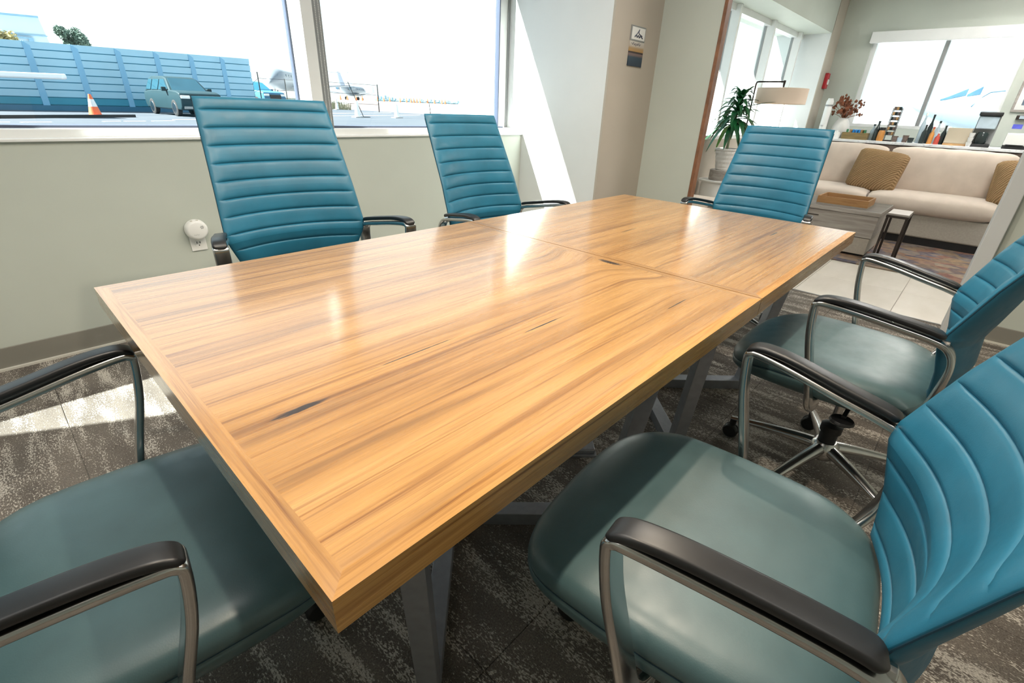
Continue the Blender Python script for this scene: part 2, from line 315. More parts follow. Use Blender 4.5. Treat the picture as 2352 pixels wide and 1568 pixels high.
# ------------------------------------------------------------------ mesh helpers
class MB:
    def __init__(s): s.v = []; s.f = []
    def add(s, v, f):
        k = len(s.v); s.v += [tuple(x) for x in v]; s.f += [tuple(i + k for i in q) for q in f]; return s
    def box(s, x0, x1, y0, y1, z0, z1, T=None):
        v = [Vector((x, y, z)) for z in (z0, z1) for y in (y0, y1) for x in (x0, x1)]
        if T: v = [T @ a for a in v]
        return s.add(v, [(0, 2, 3, 1), (4, 5, 7, 6), (0, 1, 5, 4), (2, 6, 7, 3), (0, 4, 6, 2), (1, 3, 7, 5)])
    def bar(s, a, b, w, h, up=(0, 0, 1)):
        a, b = Vector(a), Vector(b); t = (b - a).normalized(); u = Vector(up)
        sd = t.cross(u); sd = sd.normalized() if sd.length > 1e-5 else Vector((1, 0, 0)); u = sd.cross(t)
        v = [p + sd * (i * w / 2) + u * (j * h / 2) for p in (a, b) for i, j in ((-1, -1), (1, -1), (1, 1), (-1, 1))]
        return s.add(v, [(0, 3, 2, 1), (4, 5, 6, 7), (0, 1, 5, 4), (1, 2, 6, 5), (2, 3, 7, 6), (3, 0, 4, 7)])
    def loft(s, rings, closed=True, caps=True):
        n = len(rings[0]); v = [p for r in rings for p in r]; f = []
        for i in range(len(rings) - 1):
            for j in range(n if closed else n - 1):
                a, b = i * n + j, i * n + (j + 1) % n
                f.append((a, b, b + n, a + n))
        if caps and closed:
            f.append(tuple(range(n - 1, -1, -1))); f.append(tuple((len(rings) - 1) * n + j for j in range(n)))
        return s.add(v, f)
    def lathe(s, prof, n=20, c=(0, 0, 0), axis='z', caps=True):
        rings = []
        for r, h in prof:
            ring = []
            for k in range(n):
                a = 2 * pi * k / n; x, y = r * math.cos(a), r * math.sin(a)
                p = {'z': (x, y, h), 'y': (x, h, -y), 'x': (h, x, y)}[axis]
                ring.append((p[0] + c[0], p[1] + c[1], p[2] + c[2]))
            rings.append(ring)
        return s.loft(rings, True, caps)
    def sweep(s, path, prof, hints=None, scales=None):
        n = len(path); path = [Vector(p) for p in path]; rings = []
        for i, p in enumerate(path):
            t = (path[min(i + 1, n - 1)] - path[max(i - 1, 0)]).normalized()
            h = Vector(hints[i] if hints else (0, 0, 1)); w = (h - t * h.dot(t)).normalized(); q = t.cross(w)
            sc = scales[i] if scales else 1
            rings.append([p + w * (a * sc) + q * (b * sc) for a, b in prof])
        return s.loft(rings)
    def tube(s, path, r, n=8):
        hint = (0.31, 0.17, 0.93)
        return s.sweep(path, [(r * math.cos(2 * pi * k / n), r * math.sin(2 * pi * k / n)) for k in range(n)], [hint] * len(path))
    def quad(s, a, b, c, d): return s.add([a, b, c, d], [(0, 1, 2, 3)])
    def mesh(s, name, bevel=0.0, seg=2, smooth=False):
        me = bpy.data.meshes.new(name); me.from_pydata([tuple(x) for x in s.v], [], s.f); me.update()
        bm = bmesh.new(); bm.from_mesh(me)
        bmesh.ops.recalc_face_normals(bm, faces=bm.faces)
        if bevel > 0:
            ed = [e for e in bm.edges if len(e.link_faces) == 2 and e.calc_face_angle(0) > 0.6]
            bmesh.ops.bevel(bm, geom=ed, offset=bevel, segments=seg, profile=0.5, affect='EDGES', clamp_overlap=True)
        if smooth:
            for f in bm.faces: f.smooth = True
            for e in bm.edges:
                if len(e.link_faces) == 2 and e.calc_face_angle(0) > 0.75: e.smooth = False
        bm.to_mesh(me); bm.free(); return me
    def build(s, name, m, parent=None, bevel=0.0, seg=2, smooth=False, loc=None, rot=None):
        return put(name, s.mesh(name, bevel, seg, smooth), m, parent, loc, rot)
def put(name, me, m, parent=None, loc=None, rot=None):
    if m is not None and not me.materials: me.materials.append(m)
    o = bpy.data.objects.new(name, me); COL.objects.link(o)
    if parent: o.parent = parent
    if loc: o.location = loc
    if rot: o.rotation_euler = rot
    return o
def tag(o, label=None, cat=None, group=None, kind=None):
    if label: o['label'] = label
    if cat: o['category'] = cat
    if group: o['group'] = group
    if kind: o['kind'] = kind
    return o
def thing(name, label, cat, loc=(0, 0, 0), rz=0.0, group=None):
    o = bpy.data.objects.new(name, None); COL.objects.link(o); o.empty_display_size = 0.05
    o.location = loc; o.rotation_euler = (0, 0, rz); return tag(o, label, cat, group)
def struct(name, mb, m, label, parent=None, bevel=0.0):
    o = mb.build(name, m, parent, bevel)
    if parent is None: tag(o, label, None, None, 'structure')
    return o
def B(*a): return MB().box(*a)
def catmull(pts, k=5):
    pts = [Vector(p) for p in pts]; out = []
    for i in range(len(pts) - 1):
        p0 = pts[max(i - 1, 0)]; p1 = pts[i]; p2 = pts[i + 1]; p3 = pts[min(i + 2, len(pts) - 1)]
        for j in range(k):
            t = j / k
            out.append(0.5 * ((2 * p1) + (p2 - p0) * t + (2 * p0 - 5 * p1 + 4 * p2 - p3) * t * t + (3 * p1 - p0 - 3 * p2 + p3) * t ** 3))
    out.append(pts[-1]); return out
def rrect(w, h, r, n=3):
    o = []
    for cx, cy, a0 in ((w / 2 - r, h / 2 - r, 0), (-w / 2 + r, h / 2 - r, pi / 2), (-w / 2 + r, -h / 2 + r, pi), (w / 2 - r, -h / 2 + r, 1.5 * pi)):
        for k in range(n + 1):
            a = a0 + pi / 2 * k / n; o.append((cx + r * math.cos(a), cy + r * math.sin(a)))
    return o
def ss(x): x = max(0, min(1, x)); return x * x * (3 - 2 * x)

# ------------------------------------------------------------------ the setting
CH = 2.75
YW, XJ, YP, XE = 2.613, 3.112, 1.832, 3.75
# conference room floor: slab and carpet tiles
fl = struct('floor', B(-2.3, 3.86, -2.2, 2.62, -0.12, -0.006), M['grout'], 'dark streaked carpet floor of the meeting room')
tm = MB().box(-0.2494, 0.2494, -0.2494, 0.2494, -0.006, 0.0).mesh('carpet_tile', 0.0015, 1)
for i in range(-5, 8):
    for j in range(-5, 6):
        x, y = 0.10 + i * 0.5, -0.10 + j * 0.5
        if x > 3.65 or x < -2.2 or y > 2.4 or y < -2.1: continue
        put('carpet_tile', tm, M['carpet'], fl, (x, y, 0))
B(3.851, 3.86, -0.42, 1.29, -0.006, 0.002).build('carpet_edge_strip', M['greyframe'], fl)
# lounge floor
fl2 = struct('floor_lounge', B(3.86, 9.05, -2.6, 2.45, -0.12, -0.008), M['grout'], 'cream porcelain tile floor of the lounge')
tm2 = MB().box(-0.2985, 0.2985, -0.2985, 0.2985, -0.008, 0.0).mesh('floor_tile', 0.002, 1)
for i in range(9):
    for j in range(8):
        x, y = 4.16 + i * 0.6, -2.25 + j * 0.6
        if x > 8.95: continue
        put('floor_tile', tm2, M['tile'], fl2, (x, y, 0))
# window wall of the meeting room
struct('wall_window', B(-2.3, XJ, YW, 2.86, 0, 0.943), M['wall'], 'low grey wall under the meeting room windows')
struct('wall_window_left', B(-2.3, -1.95, YW, 2.86, 0.943, 2.25), M['wall'], 'grey wall left of the meeting room windows')
struct('ceiling_bulkhead', B(-2.3, XJ, YP, 2.86, 2.25, CH), M['wall_white'], 'pale bulkhead over the meeting room windows')
struct('ceiling', B(-2.3, 3.9, -2.2, YP, CH, CH + 0.12), M['ceil'], 'white ceiling of the meeting room')
struct('wall_pier', B(XJ, 3.90, YP + 0.004, 2.86, 0, CH), M['wall_white'], 'pale pier whose side faces the meeting room window')
struct('wall_picture', B(XJ, 3.752, YP - 0.012, YP + 0.004, 0, CH), M['wall_beige'], 'beige wall face behind the two small signs')
struct('wall_end', B(XE, 3.80, 1.36, YP + 0.004, 0, CH), M['wall'], 'grey end wall left of the lounge opening')
struct('wall_end_right', B(XE, 3.90, -2.2, -0.50, 0, CH), M['wall'], 'grey end wall right of the lounge opening')
struct('wall_end_header', B(XE, 3.90, -0.50, 1.36, 2.32, CH), M['wall'], 'grey wall over the lounge opening')
struct('wall_back', B(-2.3, 3.75, -2.3, -2.2, 0, CH), M['wall'], 'grey wall behind the camera')
struct('wall_left', B(-2.4, -2.3, -2.3, 2.86, 0, CH), M['wall'], 'grey wall at the head of the table')
struct('trim_1', B(3.735, 3.805, 1.335, 1.36, 0, 2.32), M['woodtrim'], 'thin brown wooden edge post at the left of the lounge opening', bevel=0.003)
struct('trim_2', B(3.70, 3.925, -0.50, -0.425, 0, 2.32), M['trim_grey'], 'pale grey post at the right of the lounge opening', bevel=0.004)
def baseboard(name, x0, x1, y0, y1, label, caulk=None):
    o = struct(name, B(x0, x1, y0, y1, 0.008, 0.102), M['base'], label, bevel=0.002)
    if caulk: B(*caulk, 0.0, 0.010).build('edge_bead', M['caulk'], o)
    return o
baseboard('baseboard_window', -2.3, XJ, 2.605, YW, 'grey vinyl base along the low window wall', (-2.3, XJ, 2.590, 2.613))
baseboard('baseboard_picture', XJ, XE, YP - 0.020, YP - 0.012, 'grey vinyl base under the two small signs')
baseboard('baseboard_end', XE - 0.008, XE, 1.36, YP - 0.02, 'grey vinyl base left of the wooden post')
baseboard('baseboard_right', XE - 0.010, XE, -2.2, -0.50, 'grey vinyl base right of the pale post', (XE - 0.022, XE - 0.002, -2.2, -0.5))
# meeting room window
w1 = struct('window_1', B(-1.95, XJ, 2.655, 2.85, 0.943, 0.990), M['frame'], 'white framed meeting room window band', bevel=0.004)
B(-1.95, XJ, 2.598, 2.66, 0.943, 0.956).build('sill', M['frame'], w1, 0.003)
B(-1.95, XJ, 2.69, 2.85, 2.13, 2.25).build('head_rail', M['frame'], w1, 0.003)
for a, b in ((3.008, XJ), (-1.95, -1.91)):
    B(a, b, 2.792, 2.85, 0.990, 2.13).build('stile', M['frame'], w1, 0.002)
B(3.092, 3.110, 2.782, 2.792, 0.990, 2.13).build('stile_edge', M['greyframe'], w1)
for a in (1.342, -0.232):
    B(a, a + 0.068, 2.64, 2.84, 0.990, 2.13).build('mullion', M['frame'], w1, 0.003)
    B(a + 0.068, a + 0.122, 2.650, 2.84, 0.990, 2.13).build('mullion_channel', M['greyframe'], w1, 0.002)
for x in (1.332, 1.464, 2.998, -0.242, -0.110):
    B(x, x + 0.010, (2.795 if x < 2 else 2.785), 2.83, 0.990, 2.13).build('gasket', M['gasket'], w1)
for a, b in ((-1.91, -0.242), (-0.10, 1.332), (1.474, 2.998)):
    B(a, b, 2.720, 2.83, 0.990, 1.0).build('bottom_gasket', M['gasket'], w1)
    B(a, b, 2.803, 2.809, 0.995, 2.13).build('pane', M['glass'], w1)
# shade bead chain hanging at the mullion
ch = MB()
for sgn in (0, 1):
    for k in range(150):
        z = 0.97 + k * 0.0078; x = 1.426 + sgn * 0.020; r = 0.0032
        ch.add([(x + r, 2.634, z), (x, 2.634 + r, z), (x - r, 2.634, z), (x, 2.634 - r, z), (x, 2.634, z + r), (x, 2.634, z - r)],
               [(0, 1, 4), (1, 2, 4), (2, 3, 4), (3, 0, 4), (1, 0, 5), (2, 1, 5), (3, 2, 5), (0, 3, 5)])
o = ch.build('bead_chain', M['bead'], None, smooth=True); o.location.y = 0.008
tag(o, 'white double bead chain of the roller shade hanging on the window mullion', 'chain')
# lounge shell
XB = 8.90
struct('ceiling_lounge', B(3.9, 9.1, -2.7, 1.83, 2.68, 2.8), M['ceil'], 'white ceiling of the lounge')
struct('ceiling_lounge_bulkhead', B(3.9, 8.48, 1.83, 2.55, 2.22, 2.8), M['wall'], 'grey bulkhead over the tall lounge windows')
struct('wall_lounge_knee', B(3.9, 8.48, 2.10, 2.45, 0, 0.90), M['wall_beige'], 'low beige wall under the tall lounge windows')
struct('wall_lounge_pier', B(8.48, 9.1, 1.834, 2.55, 0, 2.8), M['wall_white'], 'pale pier beside the tall lounge windows')
struct('wall_lounge_side', B(8.48, 8.92, 1.822, 1.834, 0, 2.68), M['wall_beige'], 'beige wall strip behind the red alarm')
wb = MB(); y0, y1, z0, z1 = -0.20, 1.40, 1.085, 2.25
wb.box(XB, 9.1, -2.7, 1.822, 0, z0).box(XB, 9.1, -2.7, 1.822, z1, 2.68).box(XB, 9.1, -2.7, y0, z0, z1).box(XB, 9.1, y1, 1.822, z0, z1)
struct('wall_lounge_back', wb, M['wall'], 'pale grey back wall of the lounge with a window')
struct('wall_lounge_right', B(3.9, 9.1, -2.8, -2.7, 0, 2.8), M['wall'], 'grey right wall of the lounge')
w2 = struct('window_2', B(XB + 0.04, XB + 0.12, y0, y1, z0, z0 + 0.04), M['frame'], 'lounge back window over the counter', bevel=0.003)
B(XB + 0.04, XB + 0.12, y0, y0 + 0.03, z0 + 0.04, z1).build('stile', M['frame'], w2)
B(XB + 0.04, XB + 0.12, y1 - 0.06, y1, z0 + 0.04, z1).build('stile', M['frame'], w2)
B(XB + 0.04, XB + 0.12, 0.555, 0.60, z0 + 0.04, z1).build('mullion', M['greyframe'], w2)
for a, b in ((y0 + 0.03, 0.555), (0.60, y1 - 0.06)):
    B(XB + 0.075, XB + 0.081, a, b, z0 + 0.04, z1).build('pane', M['glass'], w2)
c = B(XB - 0.09, XB - 0.002, y0 - 0.03, y1 + 0.02, 2.12, 2.25).build('shade_cassette', M['frame'], None, 0.006)
tag(c, 'pale roller shade cassette across the top of the lounge back window', 'roller shade')
w3 = struct('window_3', B(3.9, 8.48, 2.10, 2.36, 0.90, 0.945), M['frame'], 'tall lounge windows with deep white fins', bevel=0.003)
B(3.9, 8.48, 2.18, 2.28, 2.16, 2.22).build('head_rail', M['frame'], w3)
for x in (4.70, 5.95, 7.10, 8.22):
    B(x, x + 0.05, 2.13, 2.27, 0.945, 2.22).build('fin', M['frame'], w3, 0.003)
    B(x - 0.005, x, 2.225, 2.255, 0.945, 2.22).build('gasket', M['greyframe'], w3)
for a, b in ((3.9, 4.69), (4.75, 5.94), (6.0, 7.09), (7.15, 8.21), (8.27, 8.48)):
    B(a, b, 2.238, 2.244, 0.945, 2.16).build('pane', M['glass'], w3)

# ------------------------------------------------------------------ conference tables
TL, TW, TS, TZ, TT = 2.3153, 1.10, 1.162, 0.74, 0.046
def conference_table(x0, x1, left_band, right_band, wood, label):
    t = thing('conference_table', label, 'table', ((x0 + x1) / 2, TW / 2, 0))
    cx, cy = (x0 + x1) / 2, TW / 2
    bw = 0.024
    def R(a, b, c, d, z0=TZ - TT, z1=TZ): return MB().box(a - cx, b - cx, c - cy, d - cy, z0, z1)
    core = R(x0 + bw, x1 - bw, bw, TW - bw).build('tabletop', wood, t)
    def prism(pts, name, m):
        v = [(x - cx, y - cy, z) for z in (TZ - TT, TZ) for x, y in pts]
        MB().add(v, [(3, 2, 1, 0), (4, 5, 6, 7), (0, 1, 5, 4), (1, 2, 6, 5), (2, 3, 7, 6), (3, 0, 4, 7)]).build(name, m, t)
    dry = wood.copy(); P(dry).inputs['Coat Weight'].default_value = 0.0; P(dry).inputs['Specular IOR Level'].default_value = 0.3
    prism([(x0, 0), (x1, 0), (x1 - bw, bw), (x0 + bw, bw)], 'edge_band', dry)
    prism([(x0, TW), (x0 + bw, TW - bw), (x1 - bw, TW - bw), (x1, TW)], 'edge_band', wood)
    prism([(x0, 0), (x0 + bw, bw), (x0 + bw, TW - bw), (x0, TW)], 'edge_band', M['wood_end'])
    prism([(x1, 0), (x1, TW), (x1 - bw, TW - bw), (x1 - bw, bw)], 'edge_band', M['wood_end'])
    # two crossing trapezoid frames
    f, tp = 0.335, 0.405
    for sgn in (1, -1):
        a, b = Vector((-f, -f * sgn, 0.0)), Vector((f, f * sgn, 0.0))
        z0 = 0.0 if sgn == 1 else 0.0
        side = Vector((0.7071, -0.7071 * sgn, 0)); 
        MB().bar(a + Vector((0, 0, 0.0225)), b + Vector((0, 0, 0.0225)), 0.05, 0.045).build('floor_bar', M['steel'], t, 0.002)
        for p in (-1, 1):
            foot = Vector((f * p, f * sgn * p, 0.0)); head = Vector((tp * p, tp * sgn * p, TZ - TT - 0.012))
            d = (head - foot).normalized()
            MB().bar(foot, head, 0.044, 0.045, up=(p * 0.7, p * sgn * 0.7, 0)).build('leg', M['steel'], t, 0.002)
        MB().bar((-tp, -tp * sgn, TZ - TT - 0.0105), (tp, tp * sgn, TZ - TT - 0.0105), 0.05, 0.02).build('top_bar', M['steel'], t)
    return t
ta = conference_table(0.0, TS - 0.0034, True, False, M['wood_a'], 'near half of the honey-brown wooden conference table, with a dark elongated knot')
tb = conference_table(TS + 0.0034, TL, False, True, M['wood_b'], 'far half of the wooden conference table, beyond the crosswise seam')
# wood texture must read in table coordinates: material coordinates are object-local, so the near top is re-centred below
for t, x0, x1 in ((ta, 0.0, TS), (tb, TS, TL)):
    cx, cy = (x0 + x1) / 2, TW / 2
    t.location = (0, 0, 0)
    for c in t.children:
        c.data.transform(Matrix.Translation((cx, cy, 0)))
B(TS - 0.0034, TS + 0.0010, 0.002, TW - 0.002, TZ - TT, TZ - 0.004).build('seam_shade_strip', M['black'], ta)  # black strip put in for the shade inside the open seam
pl = thing('floor_outlet', 'small grey hinged power outlet cover on the carpet under the table', 'outlet', (1.165, 0.475, 0), 0.78)
B(-0.07, 0.07, -0.05, 0.05, 0.0, 0.012).build('plate', M['steel'], pl, 0.002)
B(-0.06, 0.00, -0.045, 0.045, 0.012, 0.030).build('flap', M['steel'], pl, 0.004)

# ------------------------------------------------------------------ conference chair
def lerp_tab(tab, x):
    for (a, va), (b, vb) in zip(tab, tab[1:]):
        if x <= b: return va + (vb - va) * max(0, (x - a)) / (b - a)
    return tab[-1][1]
HW = [(0.46, 0.185), (0.52, 0.205), (0.58, 0.228), (0.63, 0.248), (0.66, 0.257), (0.75, 0.252), (1.105, 0.228)]
YE = [(0.46, -0.185), (0.56, -0.172), (0.64, -0.152), (0.675, -0.157), (0.80, -0.207), (1.105, -0.358)]
CD = [(0.46, 0.030), (0.56, 0.062), (0.68, 0.078), (0.85, 0.055), (1.105, 0.018)]
NCH = 11
def back_mesh():
    z0, z1 = 0.465, 1.105; T = 0.034
    ring_u = []
    nu = 22
    us = [math.sin(pi / 2 * (-1 + 2 * k / nu)) for k in range(nu + 1)]
    mb = MB(); rings = []
    zs = set()
    for k in range(12):
        g = 1.062 - 0.0565 * k
        for d in (0.0, 0.0013, 0.003, 0.0055, 0.010, 0.018, 0.0282):
            zs.add(round(g + d, 5)); zs.add(round(g - d, 5))
    vs = sorted((z - z0) / (z1 - z0) for z in zs if z0 + 0.004 < z < z1 - 0.012)
    vs = [0.0, 0.002] + vs + [0.982, 0.989, 0.994, 0.998, 1.0]
    for v in vs:
        z = z0 + (z1 - z0) * v; hw = lerp_tab(HW, z); ye = lerp_tab(YE, z); cd = lerp_tab(CD, z)
        ev = 1.0
        if v > 0.975: ev = math.sqrt(max(0.0, 1 - ((v - 0.975) / 0.025) ** 2))
        if v < 0.02: ev = math.sqrt(max(0.0, 1 - ((0.02 - v) / 0.02) ** 2))
        ev = max(ev, 0.05)
        ph = ((1.062 - z) / 0.0565) % 1.0; dg = min(ph, 1 - ph) * 0.0565
        puff = 0.0052 * (1 - math.exp(-(dg / 0.0030) ** 1.3)) + 0.0016 * abs(math.sin(pi * ph)) - 0.004
        front, back = [], []
        for u in us:
            au = abs(u)
            eu = math.sqrt(max(0.0, 1 - au ** 9)); eu = max(eu, 0.02)
            bend = cd * (1 - au ** 2.2)
            dy_du = -cd * 2.2 * (au ** 1.2) * (1 if u > 0 else -1) / hw * -1
            ymid = ye - bend
            w = ss((0.955 - au) / 0.035)
            n = Vector((-dy_du, 1, 0.35)).normalized()
            mid = Vector((hw * u, ymid, z))
            front.append(mid + n * ((T / 2) * eu * ev + puff * w * ev))
            back.append(mid - n * ((T / 2) * eu * ev))
        rings.append(front + back[::-1])
    mb.loft(rings); return mb
def rim_path(sgn, dx=0.0):
    out = []
    for k in range(40):
        z = 0.655 + (1.085 - 0.655) * k / 39; hw = lerp_tab(HW, z); ye = lerp_tab(YE, z)
        out.append((sgn * (hw + 0.0005), ye - 0.003, z))
    return out
def seat_mesh():
    n = 72; a0, b0, yc, ex = 0.268, 0.265, 0.056, 4.6
    def outline(s):
        pts = []
        for k in range(n):
            t = 2 * pi * k / n; c, q = math.cos(t), math.sin(t)
            x = a0 * math.copysign(abs(c) ** (2 / ex), c); y = b0 * math.copysign(abs(q) ** (2 / ex), q)
            if y < 0: x *= 1 - 0.10 * (-y / b0) ** 1.5
            else: y += 0.022 * (1 - (x / a0) ** 2) * (y / b0)
            pts.append((x * s, y * s + yc))
        return pts
    def zoff(x, y): return -0.034 * ss((y - 0.15) / 0.22) ** 1.3 - 0.012 * ss((-0.08 - y) / 0.15)
    rings = []
    prof = [(0.02, 0.480), (0.25, 0.4805), (0.5, 0.4825), (0.7, 0.484), (0.84, 0.4825), (0.93, 0.477), (0.975, 0.469), (0.995, 0.458), (1.004, 0.447), (1.000, 0.440),
            (0.990, 0.4375), (1.000, 0.435), (1.004, 0.428), (0.998, 0.414), (0.972, 0.400), (0.92, 0.388), (0.82, 0.378), (0.6, 0.372), (0.02, 0.370)]
    for s, z in prof:
        w = 1.0 if z > 0.43 else max(0.35, (z - 0.36) / 0.07)
        rings.append([(x, y, z + zoff(x, y) * w) for x, y in outline(s)])
    seam = [(x, y, 0.4385 + zoff(x, y)) for x, y in outline(0.9965)]
    return MB().loft(rings), seam
ARM_PTS = [(0.185, -0.115, 0.385), (0.232, -0.150, 0.418), (0.264, -0.180, 0.475), (0.274, -0.190, 0.545), (0.272, -0.190, 0.610), (0.269, -0.172, 0.645), (0.272, -0.135, 0.660),
           (0.285, -0.060, 0.674), (0.305, 0.030, 0.690), (0.318, 0.094, 0.698), (0.320, 0.113, 0.695), (0.3205, 0.118, 0.680), (0.3185, 0.107, 0.600), (0.313, 0.082, 0.500),
           (0.307, 0.066, 0.430), (0.294, 0.058, 0.392), (0.262, 0.052, 0.372), (0.215, 0.048, 0.366)]
ARM_H = [(0.5, 0, -1)] + [(0.9, 0, -0.5)] + [(1, 0, 0)] * 13 + [(1, 0, -0.3), (0.6, 0, -1), (0.2, 0, -1)]
PAD_PTS = [(0.268, -0.158, 0.672), (0.273, -0.130, 0.681), (0.286, -0.060, 0.694), (0.306, 0.030, 0.709), (0.317, 0.085, 0.712), (0.3205, 0.110, 0.706), (0.3215, 0.121, 0.694)]
def make_chair(label, group):
    t = thing('conference_chair', label, 'chair', (0, 0, 0), 0, group)
    back_mesh().build('backrest', M['teal'], t, smooth=True)
    for sg in (-1, 1):
        MB().tube(rim_path(sg), 0.0014, 5).build('seam', M['thread'], t, smooth=True)
    sm, seam = seat_mesh()
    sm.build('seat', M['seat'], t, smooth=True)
    MB().tube(seam + seam[:1], 0.0016, 5).build('seam', M['thread'], t, smooth=True)
    for sg in (-1, 1):
        path = catmull([(p[0] * sg, p[1], p[2]) for p in ARM_PTS], 6)
        hs = catmull([(h[0] * sg, h[1], h[2]) for h in ARM_H], 6)
        MB().sweep(path, rrect(0.044, 0.015, 0.005), hs).build('arm_frame', M['alu'], t, smooth=True)
        pp = catmull([(p[0] * sg, p[1], p[2]) for p in PAD_PTS], 6)
        n = len(pp); sc = [min(1.0, 0.55 + 0.45 * math.sin(min(1, (i + 0.3) / 4) * pi / 2), 0.45 + 0.55 * math.sin(min(1, (n - 1 - i + 0.2) / 5) * pi / 2)) for i in range(n)]
        MB().sweep(pp, rrect(0.040, 0.0145, 0.006, 4), [(sg, 0, 0)] * n, sc).build('arm_pad', M['pad'], t, smooth=True)
        MB().lathe([(0.0, -0.006), (0.012, -0.006), (0.012, 0.014), (0.0, 0.014)], 12, (0.262 * sg, -0.166, 0.652), 'y').build('back_bracket', M['alu'], t, 0.002)
    mech = MB().box(-0.10, 0.10, -0.13, 0.10, 0.325, 0.372).build('tilt_mechanism', M['black'], t, 0.012)
    for sg in (-1, 1):
        lv = MB().bar((0.09 * sg, 0.03 * sg, 0.338), (0.215 * sg, 0.03 * sg, 0.345), 0.012, 0.008)
        lv.lathe([(0.0, -0.004), (0.030, -0.004), (0.034, 0.0), (0.030, 0.007), (0.0, 0.008)], 14, (0.222 * sg, 0.03 * sg, 0.335))
        lv.build('lever', M['black'], t, 0.001)
    MB().lathe([(0.0, 0.17), (0.013, 0.17), (0.013, 0.34), (0.0, 0.34)], 16).build('gas_piston', M['alu'], t, smooth=True)
    MB().lathe([(0.0, 0.075), (0.027, 0.075), (0.027, 0.185), (0.033, 0.187), (0.033, 0.212), (0.018, 0.220), (0.0, 0.220)], 20).build('column', M['black'], t, smooth=True)
    hub = MB().lathe([(0.0, 0.085), (0.040, 0.085), (0.046, 0.100), (0.044, 0.135), (0.032, 0.148), (0.0, 0.148)], 24).build('base_hub', M['alu'], t, smooth=True)
    for k in range(5):
        a = pi / 2 + 2 * pi * k / 5; d = Vector((math.cos(a), math.sin(a), 0)); q = Vector((-d.y, d.x, 0)); rings = []
        for i in range(9):
            u = i / 8; r = 0.030 + u * 0.285; w = 0.024 - 0.011 * u; top = 0.143 - 0.056 * u ** 1.3; bot = 0.100 - 0.026 * u ** 1.3
            rings.append([d * r + q * (w * math.cos(th)) * (1 if True else 0) + Vector((0, 0, (top + bot) / 2 + (top - bot) / 2 * math.sin(th))) for th in [2 * pi * j / 12 for j in range(12)]])
        leg = MB().loft(rings).build('base_leg', M['alu'], t, smooth=True)
        tip = d * 0.305
        hd = MB().lathe([(0.0, 0.030), (0.012, 0.030), (0.012, 0.082), (0.0, 0.082)], 10, tuple(tip))
        hd.lathe([(0.0, -0.021), (0.024, -0.021), (0.0285, -0.016), (0.0285, -0.004), (0.024, -0.002), (0.0, -0.002)], 18, (tip.x, tip.y, 0.0285), 'x')
        hd.lathe([(0.0, 0.002), (0.024, 0.002), (0.0285, 0.004), (0.0285, 0.016), (0.024, 0.021), (0.0, 0.021)], 18, (tip.x, tip.y, 0.0285), 'x')
        hd.build('caster', M['black'], leg, smooth=True)
    return t
UP = ('backrest', 'seam', 'seat', 'arm_frame', 'arm_pad', 'back_bracket', 'tilt_mechanism', 'lever')
def dup(root, loc, rz, label):
    r = root.copy(); COL.objects.link(r); r.location = loc; r.rotation_euler = (0, 0, rz); r['label'] = label
    for c in list(root.children):
        d = c.copy(); COL.objects.link(d); d.parent = r
        for g in c.children:
            h = g.copy(); COL.objects.link(h); h.parent = d
    return r
def lift(r, dz):
    for c in r.children:
        if c.name.split('.')[0] in UP: c.location.z = dz
CHAIRS = [  # x, y, yaw, lift, label
    (-0.151, 0.579, -1.696, -0.045, 'teal leather chair at the near short end of the table, in the lower left'),
    (0.623, -0.209, 0.094, 0.0, 'teal leather chair nearest the camera, its ribbed back cut off at lower right'),
    (1.657, -0.210, -0.005, 0.017, 'teal leather chair second along the near long side, five-star base in view'),
    (2.759, 0.577, 1.574, 0.0, 'bright teal high-backed chair at the far short end, before the lounge opening'),
    (0.662, 1.370, 3.030, 0.036, 'high-backed dark teal chair beside the white wall plug, back to the window'),
    (1.641, 1.336, 3.133, 0.0, 'dark teal high-backed chair under the right window pane, near the sunlit pier')]
c0 = make_chair(CHAIRS[0][4], 'teal conference chairs around the table')
for i, (x, y, yaw, dz, lab) in enumerate(CHAIRS):
    r = c0 if i == 0 else dup(c0, (x, y, 0), yaw, lab)
    r.location = (x, y, 0); r.rotation_euler = (0, 0, yaw)
    r['_dz'] = dz
    CHAIRS[i] = r
for r in CHAIRS:
    lift(r, r['_dz']); del r['_dz']

# ------------------------------------------------------------------ outlet and plug on the low wall
ot = thing('wall_outlet', 'white duplex wall outlet plate on the low window wall', 'outlet', (0.592, YW, 0.455))
B(-0.037, 0.037, -0.007, 0, -0.058, 0.058).build('plate', M['white'], ot, 0.003)
MB().lathe([(0.0, -0.009), (0.019, -0.009), (0.020, -0.006), (0.020, 0.0), (0, 0)], 24, (0, 0, -0.020), 'y').build('socket', M['white'], ot)
sl = MB().box(-0.009, -0.006, -0.0096, -0.008, -0.020, -0.008).box(0.005, 0.008, -0.0096, -0.008, -0.020, -0.009)
sl.lathe([(0.0, -0.0096), (0.003, -0.0096), (0.003, -0.008), (0, -0.008)], 10, (0.001, 0, -0.029), 'y')
sl.build('slots', M['black'], ot)
pg = thing('plug_in_freshener', 'round white plug-in device above the wall outlet, with small dark vents', 'plug', (0.592, YW - 0.008, 0.512))
MB().lathe([(0.0, -0.045), (0.038, -0.045), (0.046, -0.041), (0.0515, -0.030), (0.053, -0.012), (0.050, 0.0), (0, 0)], 36, (0, 0, 0), 'y').build('body', M['white'], pg, smooth=True)
vt = MB()
for k in range(6):
    a = 2 * pi * k / 6; vt.lathe([(0, -0.0462), (0.0022, -0.0462), (0.0022, -0.044), (0, -0.044)], 8, (0.022 + 0.0065 * math.cos(a), 0, 0.014 + 0.0065 * math.sin(a)), 'y')
